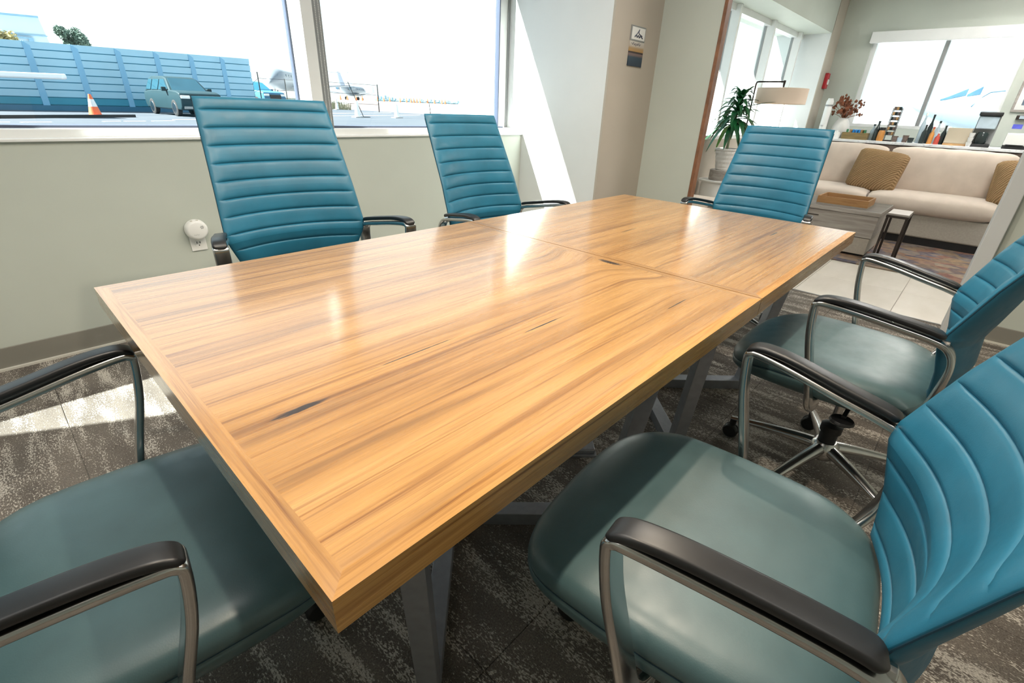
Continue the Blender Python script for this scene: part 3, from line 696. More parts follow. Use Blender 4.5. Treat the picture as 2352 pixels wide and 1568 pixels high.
vt.lathe([(0, -0.0462), (0.002, -0.0462), (0.002, -0.044), (0, -0.044)], 8, (0.022, 0, 0.014), 'y')
vt.build('vent_holes', M['greyframe'], pg)
mk = MB().tube([(-0.022 + 0.0035 * i, -0.0452, -0.022 + 0.0016 * math.sin(i * 1.9)) for i in range(8)], 0.0006, 4)
mk.build('raised_mark', M['greyframe'], pg)
vs = MB().box(-0.020, -0.012, -0.035, -0.026, 0.044, 0.0505).box(0.004, 0.014, -0.035, -0.026, 0.046, 0.0515); vs.build('top_vent', M['caulk'], pg)

# ------------------------------------------------------------------ signs on the beige wall
YS = YP - 0.012
fs = thing('framed_sign', 'small dark-framed white sign with a dark scribbled emblem, on the beige wall', 'sign', (3.428, YS, 1.650))
B(-0.098, 0.098, -0.008, 0, -0.046, 0.046).build('frame', M['greyframe'], fs, 0.001)
B(-0.088, 0.088, -0.009, -0.007, -0.037, 0.037).build('face', M['white'], fs)
inkm = vary(mat('navy_ink', (0.05, 0.06, 0.10), 0.6), (0.05, 0.06, 0.10), 0.1, 20)
em = MB().tube(catmull([(-0.045, -0.0098, -0.016), (-0.025, -0.0098, -0.004), (0.0, -0.0098, 0.018), (0.006, -0.0098, 0.026), (0.0, -0.0098, 0.006), (0.020, -0.0098, -0.004), (0.05, -0.0098, -0.010)], 4), 0.003, 6)
em.tube(catmull([(-0.05, -0.0098, -0.022), (-0.030, -0.0098, -0.010), (-0.016, -0.0098, -0.022), (0.0, -0.0098, -0.010), (0.012, -0.0098, -0.022), (0.030, -0.0098, -0.012), (0.058, -0.0098, -0.024)], 4), 0.0035, 6)
em.build('emblem', inkm, fs)
def poster_material():
    m = mat('sunset_poster_print', rough=0.5)
    t = N(m, 'ShaderNodeTexCoord'); s = N(m, 'ShaderNodeSeparateXYZ'); L(m, t.outputs['Object'], s.inputs[0])
    f = N(m, 'ShaderNodeMapRange'); f.inputs[1].default_value = -0.078; f.inputs[2].default_value = 0.078; L(m, s.outputs[2], f.inputs[0])
    c = ramp(m, f.outputs[0], [(0.0, (0.020, 0.035, 0.060)), (0.36, (0.030, 0.060, 0.090)), (0.43, (0.15, 0.11, 0.11)), (0.50, (0.19, 0.13, 0.12)), (0.525, (0.03, 0.022, 0.028)), (0.57, (0.05, 0.035, 0.03)),
                               (0.60, (0.42, 0.24, 0.08)), (0.72, (0.40, 0.28, 0.15)), (0.80, (0.50, 0.44, 0.38)), (1.0, (0.56, 0.54, 0.50))])
    L(m, c, P(m).inputs['Base Color']); return m
ps = thing('sunset_poster', 'unframed poster of a sunset over dark blue water, hung below the small sign', 'poster', (3.430, YS, 1.527))
B(-0.098, 0.098, -0.006, 0, -0.078, 0.078).build('print', poster_material(), ps)
tx = MB().tube(catmull([(-0.075 + 0.012 * i, -0.0066, 0.058 + 0.007 * ((-1) ** i) + 0.003 * math.sin(i)) for i in range(11)], 3), 0.0013, 5)
tx.build('script_line', inkm, ps)

# ------------------------------------------------------------------ lounge furniture
sofa = thing('sofa', 'cream fabric two-cushion sofa with a low greige base, in the lounge', 'sofa', (6.85, 0.52, 0.012), 0.0)
B(-0.42, 0.46, -1.04, 1.10, 0.075, 0.30).build('base', M['greige'], sofa, 0.015)
B(-0.40, 0.44, -1.02, 1.08, 0.0, 0.075).build('plinth', M['black'], sofa)
B(0.26, 0.48, -1.04, 1.10, 0.30, 0.80).build('back_frame', M['cream'], sofa, 0.06, 3)
def cushion(lx, ly, lz, puff, nx=12, ny=16, wr=0.0, seed=1):
    rnd = random.Random(seed); ph = [rnd.uniform(0, 6) for _ in range(4)]
    mb = MB(); rings = []
    for i in range(ny + 1):
        v = -1 + 2 * i / ny; ev = math.sqrt(max(0, 1 - abs(v) ** 5)); ev = max(ev, 0.03)
        ring = []
        m = 24
        for k in range(m):
            a = 2 * pi * k / m; ca, sa = math.cos(a), math.sin(a)
            x = lx / 2 * math.copysign(abs(ca) ** 0.5, ca); z = lz / 2 * math.copysign(abs(sa) ** 0.55, sa)
            sc = 0.75 + 0.25 * ev
            w = wr * math.sin(v * 13 + ph[0] + 2 * sa) * math.sin(v * 5 + ph[1])
            ring.append((x * sc + (puff * ev + w) * math.copysign(abs(ca) ** 0.5, ca) * (1 - (z / lz * 2) ** 2 * 0.5), ly / 2 * v, z * (0.86 + 0.14 * ev) + w * 0.3))
        rings.append(ring)
    return mb.loft(rings)
for yy, sd in ((-0.52, 1), (0.55, 2)):
    cushion(0.19, 1.05, 0.72, 0.012, seed=sd).build('seat_cushion', M['cream'], sofa, smooth=True, loc=(-0.12, yy, 0.385), rot=(0, pi / 2, 0))
    cushion(0.17, 1.03, 0.50, 0.035, wr=0.011, ny=40, seed=sd + 5).build('back_cushion', M['cream'], sofa, smooth=True, loc=(0.13, yy, 0.665), rot=(0, 0.20, 0))
cp = cushion(0.10, 0.46, 0.42, 0.045, seed=9).build('throw_pillow', M['woven'], None, smooth=True, loc=(6.70, 0.56, 0.672), rot=(0.10, 0.25, -0.05))
tag(cp, 'square brown woven pillow leaning on the cream sofa', 'pillow')
cp2 = cushion(0.10, 0.42, 0.42, 0.045, seed=10).build('throw_pillow', M['woven'], None, smooth=True, loc=(6.74, -0.60, 0.672), rot=(-0.05, 0.28, 0.2))
tag(cp2, 'brown woven pillow at the right end of the sofa, half hidden by the pale post', 'pillow')
rg = MB().box(-1.16, 1.16, -1.4, 1.4, 0, 0.012).build('rug', M['rug'], None, 0.003, loc=(6.22, 0.15, 0.0))
tag(rg, 'dark patterned rug under the sofa and coffee table', 'rug')
# coffee table: two grey block drawers
ct = thing('coffee_table', 'weathered grey wood block coffee table on the rug', 'coffee table', (5.68, 0.66, 0.012), 0.0)
B(-0.36, 0.36, -0.42, 0.42, 0.375, 0.410).build('tabletop', M['greywood'], ct, 0.003)
B(-0.345, 0.345, -0.41, 0.41, 0.175, 0.372).build('upper_drawer', M['greywood'], ct, 0.003)
B(-0.350, -0.340, 0.06, 0.16, 0.315, 0.322).build('drawer_pull', M['darkmetal'], ct)
B(-0.335, 0.335, -0.40, 0.40, 0.02, 0.170).build('lower_block', M['greige'], ct, 0.003)
B(-0.30, 0.30, -0.36, 0.36, 0.0, 0.02).build('plinth', M['black'], ct)
tr = thing('serving_tray', 'honey-brown wooden tray on the coffee table', 'tray', (5.60, 0.58, 0.422), 0.0)
B(-0.18, 0.18, -0.21, 0.21, 0, 0.012).build('base', M['greywood'], tr)
for a in (-0.18, 0.165): B(a, a + 0.015, -0.21, 0.21, 0.012, 0.075).build('side', M['traywood'], tr, 0.002)
for a in (-0.21, 0.195): B(-0.165, 0.165, a, a + 0.015, 0.012, 0.075).build('side', M['traywood'], tr, 0.002)
st = thing('side_table', 'narrow dark metal side table right of the coffee table', 'side table', (5.36, 0.11, 0.012))
B(-0.16, 0.16, -0.075, 0.075, 0.425, 0.440).build('tabletop', M['greywood'], st, 0.002)
B(-0.165, 0.165, -0.080, 0.080, 0.405, 0.4245).build('top_frame', M['darkmetal'], st, 0.002)
for x in (-0.15, 0.15):
    for y in (-0.068, 0.068): B(x - 0.009, x + 0.009, y - 0.009, y + 0.009, 0.018, 0.405).build('leg', M['darkmetal'], st)
B(-0.165, 0.165, -0.080, 0.080, 0.0, 0.018).build('base_frame', M['darkmetal'], st, 0.002)
# ottoman, low table with plant by the windows
oo = thing('ottoman', 'beige upholstered ottoman beside the wooden post', 'ottoman', (4.75, 1.68, 0))
B(-0.27, 0.27, -0.27, 0.27, 0.06, 0.40).build('body', M['cream'], oo, 0.04, 3)
for x in (-0.2, 0.2):
    for y in (-0.2, 0.2): B(x - 0.02, x + 0.02, y - 0.02, y + 0.02, 0, 0.06).build('leg', M['darkmetal'], oo)
lt = thing('plant_stand', 'low white side table holding the potted dracaena', 'side table', (5.62, 1.86, 0))
MB().lathe([(0, 0.485), (0.20, 0.485), (0.205, 0.492), (0.205, 0.50), (0, 0.50)], 32).build('tabletop', M['white'], lt, smooth=True)
MB().lathe([(0, 0), (0.16, 0), (0.17, 0.02), (0.17, 0.485), (0, 0.485)], 32).build('drum', M['white'], lt, smooth=True)
pr = thing('plant_riser', 'grey round wooden riser under the white plant pot', 'riser', (5.62, 1.83, 0.50))
MB().lathe([(0, 0), (0.125, 0), (0.13, 0.01), (0.13, 0.105), (0.125, 0.11), (0, 0.11)], 32).build('drum', M['greywood'], pr, smooth=True)
pp = thing('potted_dracaena', 'dark green long-leaved dracaena in a ribbed white pot', 'plant', (5.62, 1.83, 0.61))
prof = [(0, 0), (0.075, 0), (0.082, 0.01)]
for k in range(9): prof += [(0.082 + 0.030 * k / 8 + (0.003 if k % 2 else 0), 0.02 + 0.022 * k)]
prof += [(0.122, 0.205), (0.122, 0.222), (0.112, 0.222), (0.108, 0.19), (0, 0.19)]
MB().lathe(prof, 28).build('pot', M['ceramic'], pp)
MB().lathe([(0.0, 0.186), (0.107, 0.186), (0.105, 0.197), (0, 0.20)], 20).build('soil', M['soil'], pp)
MB().tube(catmull([(0, 0, 0.19), (0.01, 0.005, 0.32), (0.0, 0.0, 0.45), (0.01, -0.02, 0.58), (0, -0.03, 0.70)], 4), 0.014, 8).build('stem', M['stem'], pp, smooth=True)
rnd = random.Random(3)
def leaf(base, az, el, ln, wd, droop):
    d = Vector((math.cos(az), math.sin(az), 0)); q = Vector((-d.y, d.x, 0)); mb = MB(); rows = []; n = 8
    for i in range(n + 1):
        t = i / n; r = ln * (t * math.cos(el)); z = ln * (t * math.sin(el) - droop * t * t)
        w = wd * math.sin(pi * min(1, (t * 0.92 + 0.08))) ** 0.8 + 0.001
        c = Vector(base) + d * r + Vector((0, 0, z)); rows.append([c - q * w, c - Vector((0, 0, w * 0.35)), c + q * w])
    mb.loft(rows, False, False); return mb
for k in range(80):
    tier = k / 80; z = 0.42 + 0.30 * tier; az = k * 2.399 + rnd.uniform(-.2, .2)
    mb = leaf((0, -0.03 * tier, z), az, 0.35 + 0.85 * tier + rnd.uniform(-.15, .15), 0.31 + rnd.uniform(-.06, .05), 0.021 + rnd.uniform(0, .008), 0.95 + rnd.uniform(-.2, .4) - 0.35 * tier)
    mb.build('leaf', M['leaf_light'] if k == 3 else M['leaf'], pp, smooth=True)
leaf((0, -0.05, 0.62), -pi / 2 + 0.1, 0.35, 0.34, 0.020, 0.15).build('leaf', M['leaf'], pp, smooth=True)
# floor lamp
lp = thing('arc_floor_lamp', 'arched floor lamp with a wide beige drum shade by the lounge windows', 'floor lamp', (5.9, 1.50, 0))
MB().lathe([(0, 0), (0.14, 0), (0.14, 0.02), (0.02, 0.028), (0, 0.028)], 24, (0, 0.28, 0)).build('base', M['darkmetal'], lp, smooth=True)
MB().tube([(0, 0.28, 0.02), (0, 0.28, 1.475), (0, 0.272, 1.487), (0, 0.25, 1.49), (0, 0.01, 1.49)], 0.008, 8).build('pole', M['darkmetal'], lp, smooth=True)
MB().lathe([(0, 1.43), (0.007, 1.43), (0.012, 1.485), (0.012, 1.502), (0, 1.502)], 12).build('socket', M['darkmetal'], lp, smooth=True)
MB().lathe([(0.240, 1.285), (0.243, 1.285), (0.243, 1.428), (0.240, 1.428), (0.240, 1.285)], 48, caps=False).build('lamp_shade', M['shade'], lp, smooth=True)
MB().bar((-0.24, 0, 1.424), (0.24, 0, 1.424), 0.004, 0.004).bar((0, -0.24, 1.424), (0, 0.24, 1.424), 0.004, 0.004).build('shade_spider', M['darkmetal'], lp)
MB().lathe([(0, 1.33), (0.028, 1.345), (0.034, 1.37), (0.02, 1.41), (0.014, 1.43), (0, 1.43)], 14).build('bulb', M['bulb'], lp, smooth=True)
# back counter
cn = thing('counter_cabinet', 'long dark bar counter cabinet under the lounge back window', 'cabinet', (8.55, 0.45, 0))
B(-0.27, 0.33, -1.02, 1.32, 0.08, 0.895).build('body', M['darkwood'], cn)
B(-0.23, 0.33, -1.0, 1.30, 0.0, 0.08).build('plinth', M['black'], cn)
for k in range(4):
    a = -1.01 + k * 0.5825
    B(-0.288, -0.27, a, a + 0.572, 0.10, 0.885).build('door', M['darkwood'], cn, 0.002)
co = B(8.24, 8.895, -0.60, 1.80, 0.896, 0.928).build('countertop', M['marble'], None, 0.003)
tag(co, 'long white marble countertop behind the sofa', 'countertop')
CZ = 0.928
def lathe_thing(name, label, cat, x, y, prof, m, part, group=None, z=CZ, extra=()):
    t = thing(name, label, cat, (x, y, z), 0, group)
    MB().lathe(prof, 20).build(part, m, t, smooth=True)
    for nm, pf, mm in extra: MB().lathe(pf, 20).build(nm, mm, t, smooth=True)
    return t
WHT, BLK = M['white'], M['black']
wd = thing('water_dispenser', 'tall narrow white dispenser at the left end of the counter', 'dispenser', (8.45, 1.60, CZ))
B(-0.06, 0.06, -0.04, 0.04, 0.0, 0.03).build('base', WHT, wd, 0.004)
MB().lathe([(0, 0.03), (0.035, 0.03), (0.045, 0.06), (0.045, 0.46), (0.03, 0.50), (0, 0.50)], 20).build('body', WHT, wd, smooth=True)
MB().lathe([(0, 0.40), (0.0465, 0.40), (0.0465, 0.42), (0, 0.42)], 20).build('band', M['greyframe'], wd)
B(-0.10, -0.04, -0.01, 0.01, 0.14, 0.16).build('tap', M['alu'], wd)
vz = lathe_thing('flower_vase', 'white ceramic vase on the counter', 'vase', 8.58, 1.40, [(0, 0), (0.07, 0), (0.105, 0.06), (0.11, 0.14), (0.085, 0.21), (0.06, 0.245), (0.065, 0.26), (0.05, 0.26), (0.045, 0.22), (0, 0.22)], M['ceramic'], 'body')
df = thing('dried_flowers', 'russet dried flower bunch standing in the white vase', 'flowers', (8.58, 1.40, CZ + 0.225))
sm_ = MB(); fl_ = MB()
for k in range(60):
    a = rnd.uniform(0, 2 * pi); r = rnd.uniform(0.04, 0.19); h = rnd.uniform(0.10, 0.30) * (1.1 - r * 1.6)
    tip = (r * math.cos(a), r * math.sin(a), h)
    sm_.tube([(0, 0, 0.0), (tip[0] * 0.35, tip[1] * 0.35, h * 0.55), tip], 0.0025, 4)
    for q in range(3):
        c = Vector(tip) + Vector((rnd.uniform(-.02, .02), rnd.uniform(-.02, .02), rnd.uniform(-.02, .02)))
        s_ = rnd.uniform(0.010, 0.020)
        fl_.add([c + Vector(v) * s_ for v in ((1, 0, 0), (0, 1, 0), (-1, 0, 0), (0, -1, 0), (0, 0, 1.4), (0, 0, -1.4))], [(0, 1, 4), (1, 2, 4), (2, 3, 4), (3, 0, 4), (1, 0, 5), (2, 1, 5), (3, 2, 5), (0, 3, 5)])
tag(sm_.build('stems', M['dried'], df), kind='stuff'); tag(fl_.build('flower_heads', M['dried'], df), kind='stuff')
lathe_thing('sugar_jar', 'small white lidded jar beside the wooden crate on the counter', 'jar', 8.34, 1.38, [(0, 0), (0.04, 0), (0.048, 0.02), (0.048, 0.06), (0.035, 0.082), (0, 0.09)], WHT, 'body', extra=[('knob', [(0, 0.088), (0.01, 0.088), (0.012, 0.1), (0, 0.105)], WHT)])
cb = thing('snack_crate', 'olive wooden crate of bright blue snack packets on the counter', 'crate', (8.42, 1.16, CZ))
B(-0.10, 0.10, -0.15, 0.15, 0, 0.012).build('base', M['crate'], cb)
for a in (-0.10, 0.088): B(a, a + 0.012, -0.15, 0.15, 0.012, 0.085).build('side', M['crate'], cb)
for a in (-0.15, 0.138): B(-0.088, 0.088, a, a + 0.012, 0.012, 0.085).build('side', M['crate'], cb)
blue = vary(mat('bright_blue_wrapper', (0.02, 0.24, 0.62), 0.35), (0.02, 0.24, 0.62), 0.2, 20)
green = vary(mat('green_wrapper', (0.05, 0.22, 0.10), 0.4), (0.05, 0.22, 0.10), 0.2, 20)
tan = vary(mat('tan_wrapper', (0.38, 0.22, 0.09), 0.5), (0.38, 0.22, 0.09), 0.2, 20)
for k in range(7):
    mm = (green, tan, blue, blue, blue, tan, green)[k]
    o = MB().box(-0.05, 0.05, -0.012, 0.012, 0, 0.11).build('snack_packet', mm, None, 0.006, loc=(8.42, 1.27 - k * 0.036, CZ + 0.014), rot=(rnd.uniform(-.15, .15), 0, rnd.uniform(-.2, .2)))
    tag(o, ('green snack packet at the left end of the crate', 'tan snack packet second from the left in the crate', 'left one of three blue snack packets in the crate', 'middle one of three blue snack packets in the crate', 'right one of three blue snack packets in the crate', 'tan snack packet right of the blue ones in the crate', 'green snack packet at the right end of the crate')[k], 'packet', 'snack packets in the crate')
def bottle(x, y, h, r, m, capm, label, group='bottles on the lounge counter'):
    return lathe_thing('bottle', label, 'bottle', x, y, [(0, 0), (r, 0), (r * 1.03, 0.01), (r, h * 0.58), (r * 0.45, h * 0.74), (r * 0.38, h * 0.9), (0, h * 0.9)], m, 'body', group, extra=[('cap', [(0, h * 0.9), (r * 0.45, h * 0.9), (r * 0.45, h), (0, h)], capm)])
dk = vary(mat('dark_bottle_glass', (0.02, 0.03, 0.03), 0.1), (0.02, 0.03, 0.03), 0.2, 9)
amber = vary(mat('amber_syrup', (0.55, 0.24, 0.06), 0.15), (0.55, 0.24, 0.06), 0.2, 9)
clear = vary(mat('pale_blue_bottle', (0.45, 0.55, 0.62), 0.1), (0.45, 0.55, 0.62), 0.1, 9)
redm = vary(mat('red_label', (0.45, 0.06, 0.04), 0.4), (0.45, 0.06, 0.04), 0.1, 9)
bottle(8.48, 0.985, 0.20, 0.030, clear, dk, 'pale bottle with a dark cap just right of the wooden crate')
bottle(8.40, 0.93, 0.24, 0.030, dk, dk, 'tall dark bottle left of the amber jar on the counter')
lathe_thing('amber_jar', 'amber jar with a black lid among the bottles on the counter', 'jar', 8.36, 0.865, [(0, 0), (0.036, 0), (0.04, 0.02), (0.04, 0.10), (0.032, 0.13), (0, 0.13)], amber, 'body', extra=[('lid', [(0, 0.13), (0.034, 0.13), (0.034, 0.165), (0, 0.165)], BLK)])
tw = thing('packet_rack', 'tall brown rack of small packets on the counter, left of the window mullion', 'rack', (8.44, 0.785, CZ))
B(-0.05, 0.05, -0.05, 0.05, 0, 0.015).build('base', M['darkmetal'], tw)
for a in (-0.045, 0.045):
    for b in (-0.045, 0.045): B(a - 0.003, a + 0.003, b - 0.003, b + 0.003, 0.015, 0.40).build('post', M['darkmetal'], tw)
for k in range(6):
    B(-0.05, 0.05, -0.05, 0.05, 0.075 + k * 0.06, 0.079 + k * 0.06).build('shelf', M['darkmetal'], tw)
    for q in range(3): B(-0.042, 0.03, -0.042 + q * 0.029, -0.018 + q * 0.029, 0.079 + k * 0.06, 0.115 + k * 0.06).build('packet', (tan, M['darkwood'], dk)[(q + k) % 3], tw)
for k, (y, h, mm) in enumerate(((0.70, 0.07, M['darkwood']), (0.645, 0.055, clear), (0.59, 0.085, M['darkwood']), (0.53, 0.06, dk))):
    lathe_thing('cup', ('brown cup right of the packet rack on the counter', 'pale glass cup second right of the packet rack', 'taller brown cup third right of the packet rack', 'dark cup under the window mullion')[k], 'cup', 8.36, y, [(0, 0), (0.026, 0), (0.034, h), (0.031, h), (0.024, 0.006), (0, 0.006)], mm, 'body', 'cups on the lounge counter')
BS = ((8.42, 0.46, 0.36, clear, WHT, 'tall pale bottle with a white cap, first right of the window mullion'),
      (8.34, 0.415, 0.22, dk, BLK, 'short dark bottle in front of the tall pale bottle'),
      (8.48, 0.385, 0.34, dk, BLK, 'tall dark bottle second right of the window mullion'),
      (8.36, 0.335, 0.20, amber, redm, 'amber bottle with a red cap on the counter'),
      (8.46, 0.30, 0.27, clear, dk, 'slim pale bottle behind the amber one'),
      (8.34, 0.265, 0.14, redm, WHT, 'squat red bottle with a white cap'),
      (8.44, 0.225, 0.22, dk, dk, 'dark bottle left of the beige box'))
for x, y, h, mm, cm, lab in BS: bottle(x, y, h, 0.026, mm, cm, lab)
bx = thing('coffee_box', 'plain beige cardboard box on the counter, left of the coffee maker', 'box', (8.40, 0.075, CZ), 0.0)
cream_card = vary(mat('beige_card', (0.46, 0.40, 0.30), 0.8), (0.46, 0.40, 0.30), 0.04, 6)
B(-0.08, 0.08, -0.115, 0.115, 0.025, 0.20).build('body', cream_card, bx, 0.004)
B(-0.085, 0.085, -0.12, 0.12, 0, 0.025).build('tray', tan, bx, 0.003)
cm = thing('coffee_maker', 'black and silver coffee maker at the right of the window', 'coffee maker', (8.42, -0.145, CZ))
B(-0.14, 0.14, -0.10, 0.10, 0, 0.035).build('base', BLK, cm, 0.006)
B(-0.02, 0.14, -0.10, 0.10, 0.035, 0.34).build('tower', M['greyframe'], cm, 0.008)
B(-0.14, 0.14, -0.105, 0.105, 0.34, 0.385).build('lid', BLK, cm, 0.01)
B(-0.12, -0.02, -0.09, 0.09, 0.20, 0.335).build('water_tank', clear, cm, 0.01)
MB().lathe([(0, 0.036), (0.05, 0.036), (0.062, 0.08), (0.06, 0.14), (0.045, 0.165), (0, 0.165)], 20, (-0.075, 0, 0)).build('carafe', dk, cm, smooth=True)
cs = thing('cup_stack', 'stack of white cups left of the coffee maker', 'cups', (8.27, -0.012, CZ))
for k in range(3): MB().lathe([(0, 0), (0.020, 0), (0.028, 0.05), (0.025, 0.05), (0.018, 0.006), (0, 0.006)], 16).build('cup', WHT, cs, smooth=True, loc=(-0.0, -0.04, k * 0.052))
pt = thing('printer', 'white printer on the right end of the counter, half hidden by the post', 'printer', (8.46, -0.43, CZ))
B(-0.15, 0.15, -0.13, 0.075, 0.035, 0.17).build('body', WHT, pt, 0.012)
B(-0.16, 0.15, -0.13, 0.075, 0.0, 0.035).build('base', BLK, pt, 0.004)
B(-0.20, -0.15, -0.10, 0.05, 0.04, 0.048).build('paper_tray', BLK, pt)
pf = thing('wall_picture_frame', 'framed picture with a wide white mat on the back wall right of the window', 'picture', (XB, -0.46, 1.50))
B(-0.025, 0, -0.17, 0.17, -0.17, 0.17).build('frame', M['greywood'], pf, 0.003)
B(-0.029, -0.02, -0.145, 0.145, -0.145, 0.145).build('mat_board', WHT, pf)
B(-0.031, -0.028, -0.095, 0.095, -0.095, 0.095).build('print', vary(mat('slate_blue_print', (0.12, 0.17, 0.23), 0.5), (0.12, 0.17, 0.23), 0.3, 6), pf)
sh = thing('wall_sensor', 'small dark wall box with a pale face below the framed picture', 'wall box', (XB, -0.43, 1.275))
B(-0.05, 0, -0.06, 0.06, -0.03, 0.02).build('body', M['darkmetal'], sh, 0.004)
B(-0.052, -0.048, -0.02, 0.03, -0.02, 0.015).build('face', clear, sh)
sb = thing('logo_light', 'small bright blue logo light, painted flat on the wall above the printer', 'logo light', (XB, -0.42, 1.17))
B(-0.004, 0, -0.045, 0.045, -0.025, 0.025).build('print', vary(mat('painted_blue_logo_light', (0.12, 0.14, 0.70), 0.5), (0.12, 0.14, 0.70), 0.1, 20), sb)  # light of the blue logo painted as plain bright colour
al = thing('fire_alarm', 'red fire alarm strobe on the beige wall beside the lounge windows', 'alarm', (8.76, 1.822, 1.66))
B(-0.055, 0.055, -0.045, 0, -0.10, 0.10).build('body', vary(mat('alarm_red', (0.45, 0.02, 0.03), 0.4), (0.45, 0.02, 0.03), 0.05, 9), al, 0.008)
B(-0.03, 0.03, -0.055, -0.045, -0.045, 0.02).build('lens', WHT, al, 0.003)

# ------------------------------------------------------------------ outdoors
GZ = 0.36
struct('ground_apron', MB().box(-120, 400, 3.0, 600, GZ - 0.3, GZ).box(9.3, 400, -200, 3.0, GZ - 0.3, GZ), M['concrete'], 'pale concrete apron outside')
lot = MB(); pts = [(-70, 3.2), (13.0, 3.2), (17.2, 16.6), (24.9, 27.0), (30.0, 40.5), (30.0, 52.0), (-70, 52.0)]
lot.add([(x, y, z) for z in (GZ - 0.02, GZ + 0.02) for x, y in pts], [tuple(range(6, -1, -1)), tuple(range(7, 14))] + [(i, (i + 1) % 7, (i + 1) % 7 + 7, i + 7) for i in range(7)])
struct('ground_parking', lot, M['asphalt'], 'blue-grey asphalt parking lot outside')
far = MB(); far.add([(20, 56, GZ), (300, -40, GZ), (330, 20, 1.14), (28, 64, 1.14), (300, 500, 1.14), (20, 500, 1.14), (400, 200, 1.14)], [(0, 1, 2, 3), (3, 2, 6, 4, 5)])
ap = MB(); ring = [(24.5, 53.8), (30, 47.2), (40.5, 40.6), (60, 28), (400, -60), (400, 500), (10, 500)]
# raised far apron
ra = MB(); rp = [(22.0, 60.0), (32.0, 47.0), (39.0, 42.5), (60.0, 37.0), (400, 30), (400, 420), (60, 420)]
ra.add([(x, y, GZ) for x, y in rp] + [(x * 1.03, y * 1.03, 1.10) for x, y in rp], [tuple(range(7, 14))] + [(i, (i + 1) % 7, (i + 1) % 7 + 7, i + 7) for i in range(7)])
struct('ground_far_apron', ra, M['concrete'], 'raised pale far apron outside')
md = MB(); g = []
A, Bq = Vector((28.5, 46.5, 1.16)), Vector((25.2, 30.6, 0.42))
for i in range(13):
    t = i / 12; c = A.lerp(Bq, t); base = Vector((17.5 + 6.9 * t, 31.0 - 3.0 * t, GZ + 0.01)).lerp(Vector((24.0, 27.5, GZ + 0.01)), t)
    base = Vector((23.6 + 1.2 * t, 44.5 - 14.9 * t, GZ + 0.005))
    g.append([base, base.lerp(c, 0.5) + Vector((0, 0, 0.10 * (1 - t))), c, c + Vector((2.5, 1.5, -(c.z - GZ)))])
md.loft(g, False, False)
mo = md.build('mulch_mound', M['soil'], None, smooth=True); tag(mo, 'brown mulch bank between the parking lot and the pale apron', 'mound')
for k, (a, b) in enumerate((((14.5, 28.6), (22.6, 33.6)), ((13.0, 24.6), (22.4, 29.8)))):
    o = MB().bar((a[0], a[1], GZ + 0.022), (b[0], b[1], GZ + 0.022), 0.14, 0.006).build('road_marking', M['line'])
    tag(o, ('far white painted line on the asphalt lot', 'near white painted line on the asphalt lot')[k], 'road marking', 'white lines on the lot')
for k, (x0, x1, y) in enumerate(((0.15, 0.75, 16.3), (0.95, 1.5, 16.45), (2.6, 3.0, 17.15), (3.1, 3.6, 17.3), (3.8, 4.4, 17.6), (5.9, 6.5, 18.6), (6.7, 7.2, 19.0))):
    o = MB().bar((x0, y, GZ + 0.022), (x1, y + 0.2, GZ + 0.022), 0.12, 0.006).build('road_marking', M['line'])
    tag(o, 'short white painted dash on the asphalt in front of the blue fence', 'road marking', 'white dashes on the lot')
o = MB().bar((4.6, 18.7, GZ + 0.022), (8.6, 19.6, GZ + 0.022), 0.12, 0.006).build('road_marking', M['line']); tag(o, 'slanting white parking line in front of the dark SUV', 'road marking')
kb = MB().bar((-6.0, 16.3, GZ + 0.06), (0.7, 18.36, GZ + 0.06), 0.10, 0.08).bar((0.7, 18.36, GZ + 0.06), (3.9, 20.1, GZ + 0.06), 0.10, 0.08)
o = kb.build('cable_ramp', M['black'], None); tag(o, 'long thin black cable lying on the asphalt by the orange cone', 'cable')
# blast fence
FA, FB = Vector((1.075, 24.95, GZ)), Vector((10.25, 26.62, GZ)); fd = (FB - FA).normalized(); FA = FA - fd * 8.2
fln = (FB - FA).length; fn = Vector((fd.y, -fd.x, 0))
bf = thing('blast_fence', 'tall blue slatted blast fence across the parking lot', 'fence', tuple(FA), math.atan2(fd.y, fd.x))
nb = 13; bw_ = fln / nb; rows = 8
def ftop(x): return 2.03 + 0.33 * (x / fln)
for i in range(nb):
    xa, xb = i * bw_, (i + 1) * bw_
    for r in range(rows):
        f0, f1 = 0.10 + 0.90 * r / rows, 0.10 + 0.90 * (r + 1) / rows
        za0, za1, zb0, zb1 = ftop(xa) * f0, ftop(xa) * f1 - 0.035, ftop(xb) * f0, ftop(xb) * f1 - 0.035
        pm = MB().add([(xa + .01, 0, za0), (xb - .01, 0, zb0), (xb - .01, -0.03, zb1), (xa + .01, -0.03, za1), (xa + .01, 0.05, za0), (xb - .01, 0.05, zb0), (xb - .01, 0.05, zb1), (xa + .01, 0.05, za1)],
                      [(0, 1, 2, 3), (4, 7, 6, 5), (0, 4, 5, 1), (1, 5, 6, 2), (2, 6, 7, 3), (3, 7, 4, 0)])
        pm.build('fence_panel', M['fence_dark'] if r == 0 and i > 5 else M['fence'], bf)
    MB().add([(xa - .03, -.035, 0), (xa + .16, -.035, 0), (xa + .16, -.035, ftop(xa) * .93), (xa - .03, -.035, ftop(xa) * .99), (xa - .03, .06, 0), (xa + .16, .06, 0), (xa + .16, .06, ftop(xa) * .93), (xa - .03, .06, ftop(xa) * .99)],
             [(0, 1, 2, 3), (4, 7, 6, 5), (0, 4, 5, 1), (1, 5, 6, 2), (2, 6, 7, 3), (3, 7, 4, 0)]).build('fence_post', M['fence_post'], bf)
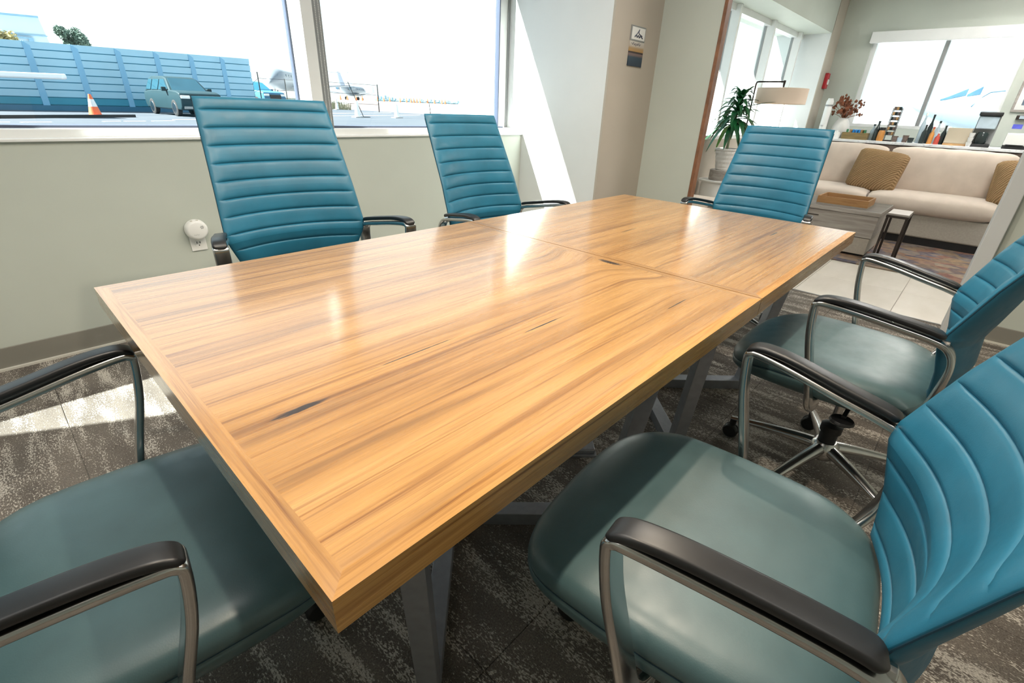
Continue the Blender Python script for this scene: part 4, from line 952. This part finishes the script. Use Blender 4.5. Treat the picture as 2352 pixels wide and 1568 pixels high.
MB().add([(0, 0.052, 0.1), (fln, 0.052, 0.1), (fln, 0.052, ftop(fln) - 0.04), (0, 0.052, ftop(0) - 0.04), (0, 0.07, 0.1), (fln, 0.07, 0.1), (fln, 0.07, ftop(fln) - 0.04), (0, 0.07, ftop(0) - 0.04)], [(0, 1, 2, 3), (4, 7, 6, 5), (0, 4, 5, 1), (1, 5, 6, 2), (2, 6, 7, 3), (3, 7, 4, 0)]).build('backing_sheet', M['fence_dark'], bf)
B(0, fln, -0.08, 0.05, 0, 0.19).build('base_beam', M['suv2'], bf)
# building and trees behind the fence
bd = thing('hangar', 'pale blue hangar corner behind the blue fence', 'building', (-2.0, 62, GZ))
MB().add([(-16, 0, 0), (9.65, -2.6, 0), (9.0, -2.6, 5.75), (-16, 0, 5.4), (-16, 14, 0), (11, 14, 0), (10.5, 14, 5.75), (-16, 14, 5.4)], [(0, 1, 2, 3), (5, 4, 7, 6), (1, 5, 6, 2), (4, 0, 3, 7), (3, 2, 6, 7), (0, 4, 5, 1)]).build('walls', M['building'], bd)
MB().bar((-16, -0.1, 5.45), (9.0, -2.7, 5.80), 0.3, 0.12).build('roof_edge', M['bluepaint'], bd)
MB().bar((-16, -0.06, 4.3), (9.2, -2.68, 4.5), 0.05, 0.06).build('facade_joint', M['bluepaint'], bd)
MB().bar((6.2, -2.45, 4.25), (8.1, -2.62, 4.25), 0.3, 0.08).bar((6.2, -2.45, 3.75), (8.1, -2.62, 3.75), 0.3, 0.08).bar((7.0, -2.5, 3.7), (7.0, -2.5, 4.3), 0.3, 0.08).bar((8.1, -2.62, 3.7), (8.1, -2.62, 4.3), 0.3, 0.08).build('duct_frame', M['bluepaint'], bd)
def tree(x, y, z0, h, r, m, label, n=1400, seed=1):
    t = thing('tree', label, 'tree', (x, y, z0), 0, 'trees behind the fence'); rr = random.Random(seed)
    MB().lathe([(0.18, 0), (0.12, h * 0.5), (0.04, h * 0.85), (0.0, h * 0.9)], 8).build('trunk', M['bark'], t, smooth=True)
    mb = MB(); blobs = [(rr.uniform(-r, r) * 0.75, rr.uniform(-r, r) * 0.5, h - r * 0.6 + rr.uniform(-r, r) * 0.5, r * rr.uniform(0.3, 0.55)) for _ in range(14)]
    for _ in range(n):
        b = rr.choice(blobs); d = Vector((rr.gauss(0, 1), rr.gauss(0, 1), rr.gauss(0, 1))).normalized() * b[3] * rr.random() ** 0.33
        c = Vector(b[:3]) + d; u = Vector((rr.gauss(0, 1), rr.gauss(0, 1), rr.gauss(0, 1))).normalized(); w = u.orthogonal().normalized(); s_ = 0.11
        mb.quad(c - u * s_, c + w * s_ * .5, c + u * s_, c - w * s_ * .5)
    tag(mb.build('foliage', m, t), kind='stuff'); return t
tree(8.05, 54.1, GZ, 4.75, 0.95, M['treeleaf'], 'round grey-green tree showing over the blue fence right of the hangar', 2600)
tree(3.6, 49.5, GZ, 3.85, 0.75, M['treeleaf2'], 'yellowish tree showing over the blue fence before the hangar', 1400, 4)
# cars
def car(name, label, x, y, rz, paint, glassm, sc=1.0):
    t = thing(name, label, 'car', (x, y, GZ + 0.02), rz)
    def X(lst): return [(a * sc, b * sc, c * sc) for a, b, c in lst]
    def shell(prof, w0, w1, zb, zt):  # prof in (y,z) loop
        rings = []
        for sx_, f in ((-1, 0.90), (-1, 1.0), (1, 1.0), (1, 0.90)):
            pass
        ring_l = [(-1, y, z) for y, z in prof]
        def wd(z): return w0 + (w1 - w0) * ss((z - zb) / (zt - zb))
        a = [(-wd(z), y, z) for y, z in prof]; b = [(wd(z), y, z) for y, z in prof]
        return MB().loft([X(a), X(b)])
    body = [(-2.35, 0.45), (-2.40, 0.75), (-2.32, 1.05), (-1.2, 1.12), (1.1, 1.14), (1.9, 1.10), (2.25, 1.02), (2.36, 0.70), (2.34, 0.42), (2.2, 0.28), (-2.2, 0.30)]
    shell(body, 0.95, 0.93, 0.3, 1.1).build('body', paint, t, 0.07 * sc, 3, True)
    cab = [(-2.22, 1.06), (-1.95, 1.66), (-1.5, 1.74), (-0.1, 1.74), (0.35, 1.66), (1.15, 1.07)]
    shell(cab, 0.90, 0.68, 1.06, 1.74).build('cabin', paint, t, 0.05 * sc, 3, True)
    MB().add(X([(-0.76, 1.13, 1.11), (0.76, 1.13, 1.11), (0.62, 0.42, 1.655), (-0.62, 0.42, 1.655), (-0.76, 1.09, 1.09), (0.76, 1.09, 1.09), (0.62, 0.37, 1.64), (-0.62, 0.37, 1.64)]), [(0, 1, 2, 3), (4, 7, 6, 5), (0, 4, 5, 1), (1, 5, 6, 2), (2, 6, 7, 3), (3, 7, 4, 0)]).build('windscreen', glassm, t)
    for s_ in (-1, 1):
        for ya, yb, yc, yd in ((0.85, -0.30, -0.30, 0.22), (-0.40, -1.25, -1.25, -0.40), (-1.35, -2.0, -1.82, -1.35)):
            MB().add(X([(s_ * 0.905, ya, 1.14), (s_ * 0.905, yb, 1.14), (s_ * 0.735, yc, 1.60), (s_ * 0.735, yd, 1.60), (s_ * 0.88, ya, 1.14), (s_ * 0.88, yb, 1.14), (s_ * 0.70, yc, 1.60), (s_ * 0.70, yd, 1.60)]), [(0, 1, 2, 3), (4, 7, 6, 5), (0, 4, 5, 1), (1, 5, 6, 2), (2, 6, 7, 3), (3, 7, 4, 0)]).build('side_window', glassm, t)
        MB().box(*[v * sc for v in ((0.93 if s_ > 0 else -1.13), (1.13 if s_ > 0 else -0.93), 0.72, 0.86, 1.08, 1.26)]).build('mirror', paint, t, 0.03 * sc)
        MB().box(*[v * sc for v in (s_ * 0.70 - 0.2, s_ * 0.70 + 0.2, 2.24, 2.35, 0.78, 0.92)]).build('headlight', M['white'], t, 0.03 * sc)
        for yy in (1.45, -1.45):
            wl = MB().lathe([(0.0, 0.74 * s_), (0.30, 0.74 * s_), (0.36, 0.77 * s_), (0.36, 0.95 * s_), (0.30, 0.97 * s_), (0, 0.97 * s_)], 20, (0, yy, 0.36), 'x')
            wl.v = [tuple(c * sc for c in p) for p in wl.v]
            w = wl.build('wheel', M['tyre'], t)
            rm = MB().lathe([(0.0, 0.978 * s_), (0.24, 0.978 * s_), (0.25, 0.965 * s_), (0, 0.96 * s_)], 16, (0, yy, 0.36), 'x'); rm.v = [tuple(c * sc for c in p) for p in rm.v]
            rm.build('rim', M['alu'], w)
    MB().box(*[v * sc for v in (-0.48, 0.48, 2.30, 2.375, 0.55, 0.88)]).build('grille', M['black'], t, 0.02 * sc)
    MB().box(*[v * sc for v in (-0.85, 0.85, 2.26, 2.39, 0.34, 0.46)]).build('bumper', M['greyframe'], t, 0.03 * sc)
    return t
car('suv', 'dark slate SUV parked facing the window, in front of the blue fence', 6.05, 22.6, pi + 0.08, M['suv'], M['carglass'], 0.74)
car('pickup', 'blue car parked at the right end of the blue fence, mostly behind a chair', 15.9, 41.6, pi + 0.30, M['suv2'], M['carglass2'], 1.0)
# cones
def cone_parts(t, h, r, m, stripe=None):
    MB().box(-r * 1.35, r * 1.35, -r * 1.35, r * 1.35, 0, h * 0.05).build('base', m, t)
    MB().lathe([(0, h * 0.05), (r, h * 0.05), (r * 0.2, h), (0, h)], 14).build('body', m, t, smooth=True)
    if stripe: MB().lathe([(r * 0.66, h * 0.45), (r * 0.67, h * 0.45), (r * 0.41, h * 0.78), (r * 0.40, h * 0.78)], 14).build('stripe', stripe, t, smooth=True)
t = thing('traffic_cone', 'large orange cone with a white stripe on the asphalt before the blue fence', 'cone', (2.94, 20.25, GZ + 0.02), 0, 'orange traffic cones'); cone_parts(t, 0.62, 0.17, M['orange'], WHT)
base_cone = None
XS = [(29.83, 53.99), (30.47, 53.64), (31.27, 53.18), (31.82, 52.84), (33.2, 51.9), (33.8, 51.6), (34.34, 51.25), (35.29, 50.6), (35.88, 50.19), (36.25, 49.87), (36.55, 49.73), (36.85, 49.58), (37.13, 49.35), (37.77, 48.79), (38.39, 48.3), (39.0, 47.71), (39.35, 47.55)]
for k, (x, y) in enumerate(XS):
    if base_cone is None:
        base_cone = thing('traffic_cone', 'tiny orange cone in the long row on the far pale apron', 'cone', (x, y, 1.10), 0, 'row of orange cones on the far apron'); cone_parts(base_cone, 0.50, 0.115, M['orange'], None)
        r = base_cone
    else:
        r = base_cone.copy(); COL.objects.link(r)
        for c in list(base_cone.children):
            d = c.copy(); COL.objects.link(d); d.parent = r
    r.location = (x, y, 1.10)
for k, (x, y, lab) in enumerate(((21.57, 39.7, 'farthest of the three white cones on the lot, by the dry grass'), (13.52, 22.93, 'white cone with a black pole standing behind it on the lot'), (15.98, 23.2, 'white cone on the lot near the second chair top'))):
    t = thing('white_cone', lab, 'cone', (x, y, GZ + 0.02), 0, 'white cones on the lot')
    h = (0.80, 0.72, 0.66)[k]
    MB().box(-0.22, 0.22, -0.22, 0.22, 0, 0.04).build('base', M['greyframe'], t)
    MB().lathe([(0, 0.04), (0.14, 0.04), (0.07, h), (0, h)], 14).build('body', WHT, t, smooth=True)
t = thing('gate_pole', 'thin black leaning pole behind the white cone on the lot', 'pole', (14.1, 23.4, GZ + 0.02)); MB().tube([(0.04, 0, 0), (-0.38, 0.5, 1.55)], 0.018, 6).build('shaft', BLK, t); MB().box(-0.02, 0.34, -0.12, 0.12, 0, 0.03).build('foot', BLK, t)
t = thing('sign_post', 'short black post with a bent top at the edge of the pale apron', 'pole', (20.8, 26.5, GZ)); MB().tube([(0, 0, 0), (-0.06, 0.05, 0.82), (-0.2, 0.16, 0.88)], 0.025, 6).build('shaft', BLK, t)
# wire fence
wf = thing('wire_fence', 'thin black post-and-wire fence behind the parking lot', 'fence', (0, 0, GZ))
FP = [((14.95, 38.9), 1.6), ((15.33, 38.76), 2.28), ((16.89, 38.11), 1.95), ((19.54, 36.82), 1.98), ((22.6, 35.2), 1.9)]
for (x, y), h in FP: MB().tube([(x, y, 0), (x, y, h)], 0.035, 6).build('fence_post', BLK, wf)
for (a, ha), (b, hb) in zip(FP, FP[1:]):
    for f in (0.97, 0.62, 0.28): MB().tube([(a[0], a[1], min(ha, 1.95) * f), (b[0], b[1], min(hb, 1.95) * f)], 0.012, 4).build('rail', BLK, wf)
gr_ = MB(); rr = random.Random(5)
for _ in range(2600):
    x = rr.uniform(18.6, 25.0); y = 45.6 - 0.55 * (x - 18.6) + rr.uniform(-1.2, 1.2); h = rr.uniform(0.3, 1.0); dx, dy = rr.uniform(-.25, .25), rr.uniform(-.2, .2)
    gr_.add([(x - .02, y, 0), (x + .02, y, 0), (x + dx, y + dy, h)], [(0, 1, 2)])
o = gr_.build('dry_grass', M['grass'], None, loc=(-2.0, -1.0, GZ)); tag(o, 'tuft of dry straw-coloured grass at the edge of the lot', 'grass', None, 'stuff')
tl = MB(); rr = random.Random(8)
for i in range(60):
    t_ = i / 59; x = 160 + 36 * t_; y = 252 - 25 * t_; h = rr.uniform(0.8, 2.0) * (1.6 if i < 12 else 1)
    tl.lathe([(0.2, 0), (1.3, h * 0.5), (0.9, h * 0.9), (0, h)], 6, (x, y, 1.1))
o = tl.build('far_treeline', M['haze_tree'], None); tag(o, 'thin line of bluish trees on the far horizon beyond the airfield', 'trees', None, 'stuff')
# aircraft
def ring_fuse(spec, n=24):  # spec: (pos along x, radius, zc)
    return MB().loft([[(x, r * math.cos(2 * pi * k / n), zc + r * math.sin(2 * pi * k / n)) for k in range(n)] for x, r, zc in spec])
def slab(pts, th, axis='z'):
    v = []
    for s_ in (-1, 1):
        for p in pts: v.append((p[0], p[1], p[2] + s_ * th / 2) if axis == 'z' else (p[0], p[1] + s_ * th / 2, p[2]))
    n = len(pts); return MB().add(v, [tuple(range(n - 1, -1, -1)), tuple(range(n, 2 * n))] + [(i, (i + 1) % n, (i + 1) % n + n, i + n) for i in range(n)])
def jet(label, loc, rz, s, paint, accent, span=1.0, wl=0.35):
    """local: nose towards +x, length about 16*s"""
    t = thing('jet_aircraft', label, 'airplane', loc, rz)
    def sc(mb): mb.v = [tuple(c * s for c in p) for p in mb.v]; return mb
    z = 2.0
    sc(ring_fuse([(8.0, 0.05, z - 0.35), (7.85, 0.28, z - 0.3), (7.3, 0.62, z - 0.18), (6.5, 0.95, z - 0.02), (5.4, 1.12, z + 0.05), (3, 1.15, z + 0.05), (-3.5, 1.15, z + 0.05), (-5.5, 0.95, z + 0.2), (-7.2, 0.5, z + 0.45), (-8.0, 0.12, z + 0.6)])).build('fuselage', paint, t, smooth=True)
    for s_ in (-1, 1):
        a = s_
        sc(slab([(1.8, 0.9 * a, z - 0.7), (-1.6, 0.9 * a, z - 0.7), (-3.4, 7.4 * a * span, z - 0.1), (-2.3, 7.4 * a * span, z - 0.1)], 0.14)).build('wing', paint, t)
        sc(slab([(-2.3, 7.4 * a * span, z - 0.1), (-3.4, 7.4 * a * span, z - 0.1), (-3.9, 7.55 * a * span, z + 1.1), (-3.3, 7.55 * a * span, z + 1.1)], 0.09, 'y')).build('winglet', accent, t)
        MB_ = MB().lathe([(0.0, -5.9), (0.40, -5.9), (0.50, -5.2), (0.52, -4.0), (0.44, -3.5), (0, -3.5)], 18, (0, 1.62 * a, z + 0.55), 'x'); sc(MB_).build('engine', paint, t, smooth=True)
        MB_ = MB().lathe([(0.0, -5.93), (0.34, -5.93), (0.34, -5.88), (0, -5.88)], 16, (0, 1.62 * a, z + 0.55), 'x'); sc(MB_).build('exhaust', M['cockpit'], t)
        MB_ = MB().lathe([(0.0, -3.49), (0.36, -3.49), (0.36, -3.44), (0, -3.44)], 16, (0, 1.62 * a, z + 0.55), 'x'); sc(MB_).build('intake', M['cockpit'], t)
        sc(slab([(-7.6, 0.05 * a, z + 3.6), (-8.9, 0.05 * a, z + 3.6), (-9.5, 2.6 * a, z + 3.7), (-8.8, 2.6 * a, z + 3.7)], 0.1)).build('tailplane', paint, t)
        for q in range(5):
            xq = 4.4 - q * 1.3
            MB_ = MB().box(xq - 0.22, xq + 0.22, (1.04 if a > 0 else -1.12), (1.12 if a > 0 else -1.04), z + 0.32, z + 0.62); sc(MB_).build('cabin_window', M['cockpit'], t)
        MB_ = MB().tube([(-1.0, 1.5 * a, z - 0.7), (-1.0, 1.5 * a, 0.35)], 0.08, 6); sc(MB_).build('gear_strut', M['greyframe'], t)
        MB_ = MB().lathe([(0, -0.25), (0.36, -0.25), (0.38, 0), (0.36, 0.25), (0, 0.25)], 14, (-1.0, 1.5 * a, 0.38), 'y'); sc(MB_).build('gear_wheel', M['tyre'], t)
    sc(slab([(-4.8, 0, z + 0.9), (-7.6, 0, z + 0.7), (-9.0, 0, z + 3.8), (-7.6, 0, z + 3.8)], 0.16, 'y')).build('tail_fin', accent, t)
    for k in range(4):
        a = -0.75 + 0.5 * k
        c = [Vector((7.02 - 0.28 * abs(a), 0.80 * math.sin(a + da * 0.20) * 1.02, z + 0.34 + 0.0 + dz)) for da, dz in ((-1, 0), (1, 0), (1, 0.26), (-1, 0.26))]
        for v in c[2:]: v.x -= 0.34
        q = MB().add([p + Vector((0.06, 0, 0.03)) for p in c] + [p - Vector((0.25, 0, 0.1)) for p in c], [(0, 1, 2, 3), (4, 7, 6, 5), (0, 4, 5, 1), (1, 5, 6, 2), (2, 6, 7, 3), (3, 7, 4, 0)])
        sc(q).build('cockpit_window', M['cockpit'], t)
    MB_ = MB().tube([(6.2, 0, z - 0.9), (6.2, 0, 0.3)], 0.07, 6); sc(MB_).build('gear_strut', M['greyframe'], t)
    MB_ = MB().lathe([(0, -0.2), (0.28, -0.2), (0.3, 0), (0.28, 0.2), (0, 0.2)], 14, (6.2, 0, 0.3), 'y'); sc(MB_).build('gear_wheel', M['tyre'], t)
    return t
jet('white jet with dark cockpit windows, nose beside the fence end', (27.2, 60.9, 0.95), math.atan2(-0.8, -0.6), 0.9, M['aircraft_shade_grey'], M['aircraft_shade_blue'])
jet('white jet seen from behind with a tall tail fin, on the far apron', (56.8, 97.6, 1.10), math.atan2(0.82, 0.57) - 0.28, 0.80, M['aircraft_shade_grey'], M['aircraft_shade_blue'], 0.85)
# wing tip at the left
la = thing('parked_airplane', 'white airplane at the left whose wing tip reaches in front of the blue fence', 'airplane', (-6.0, 19.7, GZ))
ring = MB().loft([[(0.8 * r_ * math.cos(2 * pi * k / 20), y_, 0.95 + r_ * math.sin(2 * pi * k / 20)) for k in range(20)] for y_, r_ in ((-4, 0.1), (-3, 0.55), (-1.5, 0.72), (1.5, 0.6), (2.6, 0.3), (3.0, 0.05))]); ring.build('fuselage', M['aircraft'], la, smooth=True)
slab([(0.3, -0.6, 0.92), (8.35, -0.25, 1.06), (8.47, -0.05, 1.07), (8.2, 0.55, 1.06), (0.3, 1.2, 0.92)], 0.14).build('wing', M['aircraft'], la, 0.04)
slab([(-0.05, 2.0, 1.0), (0.05, 2.0, 1.0), (0.05, 2.9, 2.3), (-0.05, 2.9, 2.3)], 0.5).build('tail_fin', M['aircraft'], la)
MB().box(-0.15, 0.15, -3.2, -2.9, 0, 0.5).box(0.8, 1.0, 0.0, 0.4, 0, 0.9).box(-1.0, -0.8, 0.0, 0.4, 0, 0.5).build('landing_gear', M['tyre'], la)
# jet outside the lounge window: nose towards +y
lj = thing('jet_nose', 'pale jet with a dark wraparound windscreen outside the lounge back window', 'airplane', (23.85, 0, 0))
sp = [(2.35, 0.04, 1.72), (2.2, 0.16, 1.72), (1.85, 0.30, 1.69), (1.45, 0.44, 1.68), (1.0, 0.62, 1.70), (0.6, 0.76, 1.70), (0.1, 0.83, 1.70), (-0.6, 0.86, 1.70), (-3.0, 0.88, 1.70), (-7.0, 0.86, 1.70), (-9.0, 0.4, 1.95), (-9.6, 0.05, 2.1)]
MB().loft([[(r_ * math.cos(2 * pi * k / 32), y_, zc + r_ * math.sin(2 * pi * k / 32)) for k in range(32)] for y_, r_, zc in sp]).build('fuselage', vary(mat('jet_painted_grey_blue_shade', (0.115, 0.160, 0.195), 0.4), (0.115, 0.160, 0.195), 0.03, 0.5), lj, smooth=True)  # shadow-side tone painted in as the fuselage colour
def onb(y, ang, off=0.012):
    for (ya, ra, za), (yb, rb, zb) in zip(sp, sp[1:]):
        if yb <= y <= ya:
            f = (ya - y) / (ya - yb); r_ = ra + (rb - ra) * f + off; zc = za + (zb - za) * f
            return Vector((-r_ * math.cos(ang), y, zc + r_ * math.sin(ang)))
for a0, a1, ya, yb, nm in ((0.62, 1.15, 1.62, 0.98, 'windscreen'), (0.55, 1.0, 0.94, 0.62, 'side_window')):
    g = [[onb(ya + (yb - ya) * i / 6 + (0.10 if j == 0 else 0) * 0, a0 + (a1 - a0) * j / 4 * (0.25 + 0.75 * i / 6)) for j in range(5)] for i in range(7)]
    MB().loft(g, False, False).build(nm, M['cockpit'], lj, smooth=True)
dl = [onb(0.72, 0.05, 0.01), onb(0.52, 0.45, 0.01), onb(0.38, 0.62, 0.01), onb(0.0, 0.66, 0.01), onb(-0.25, 0.62, 0.01), onb(-0.30, 0.1, 0.01)]
MB().tube(dl, 0.012, 5).build('door_seam', M['cockpit'], lj)
MB().tube([(0, 1.2, 1.3), (0, 1.2, 0.3)], 0.05, 6).tube([(0, -4.5, 1.0), (0, -4.5, 0.3)], 0.06, 6).build('gear_strut', M['greyframe'], lj)
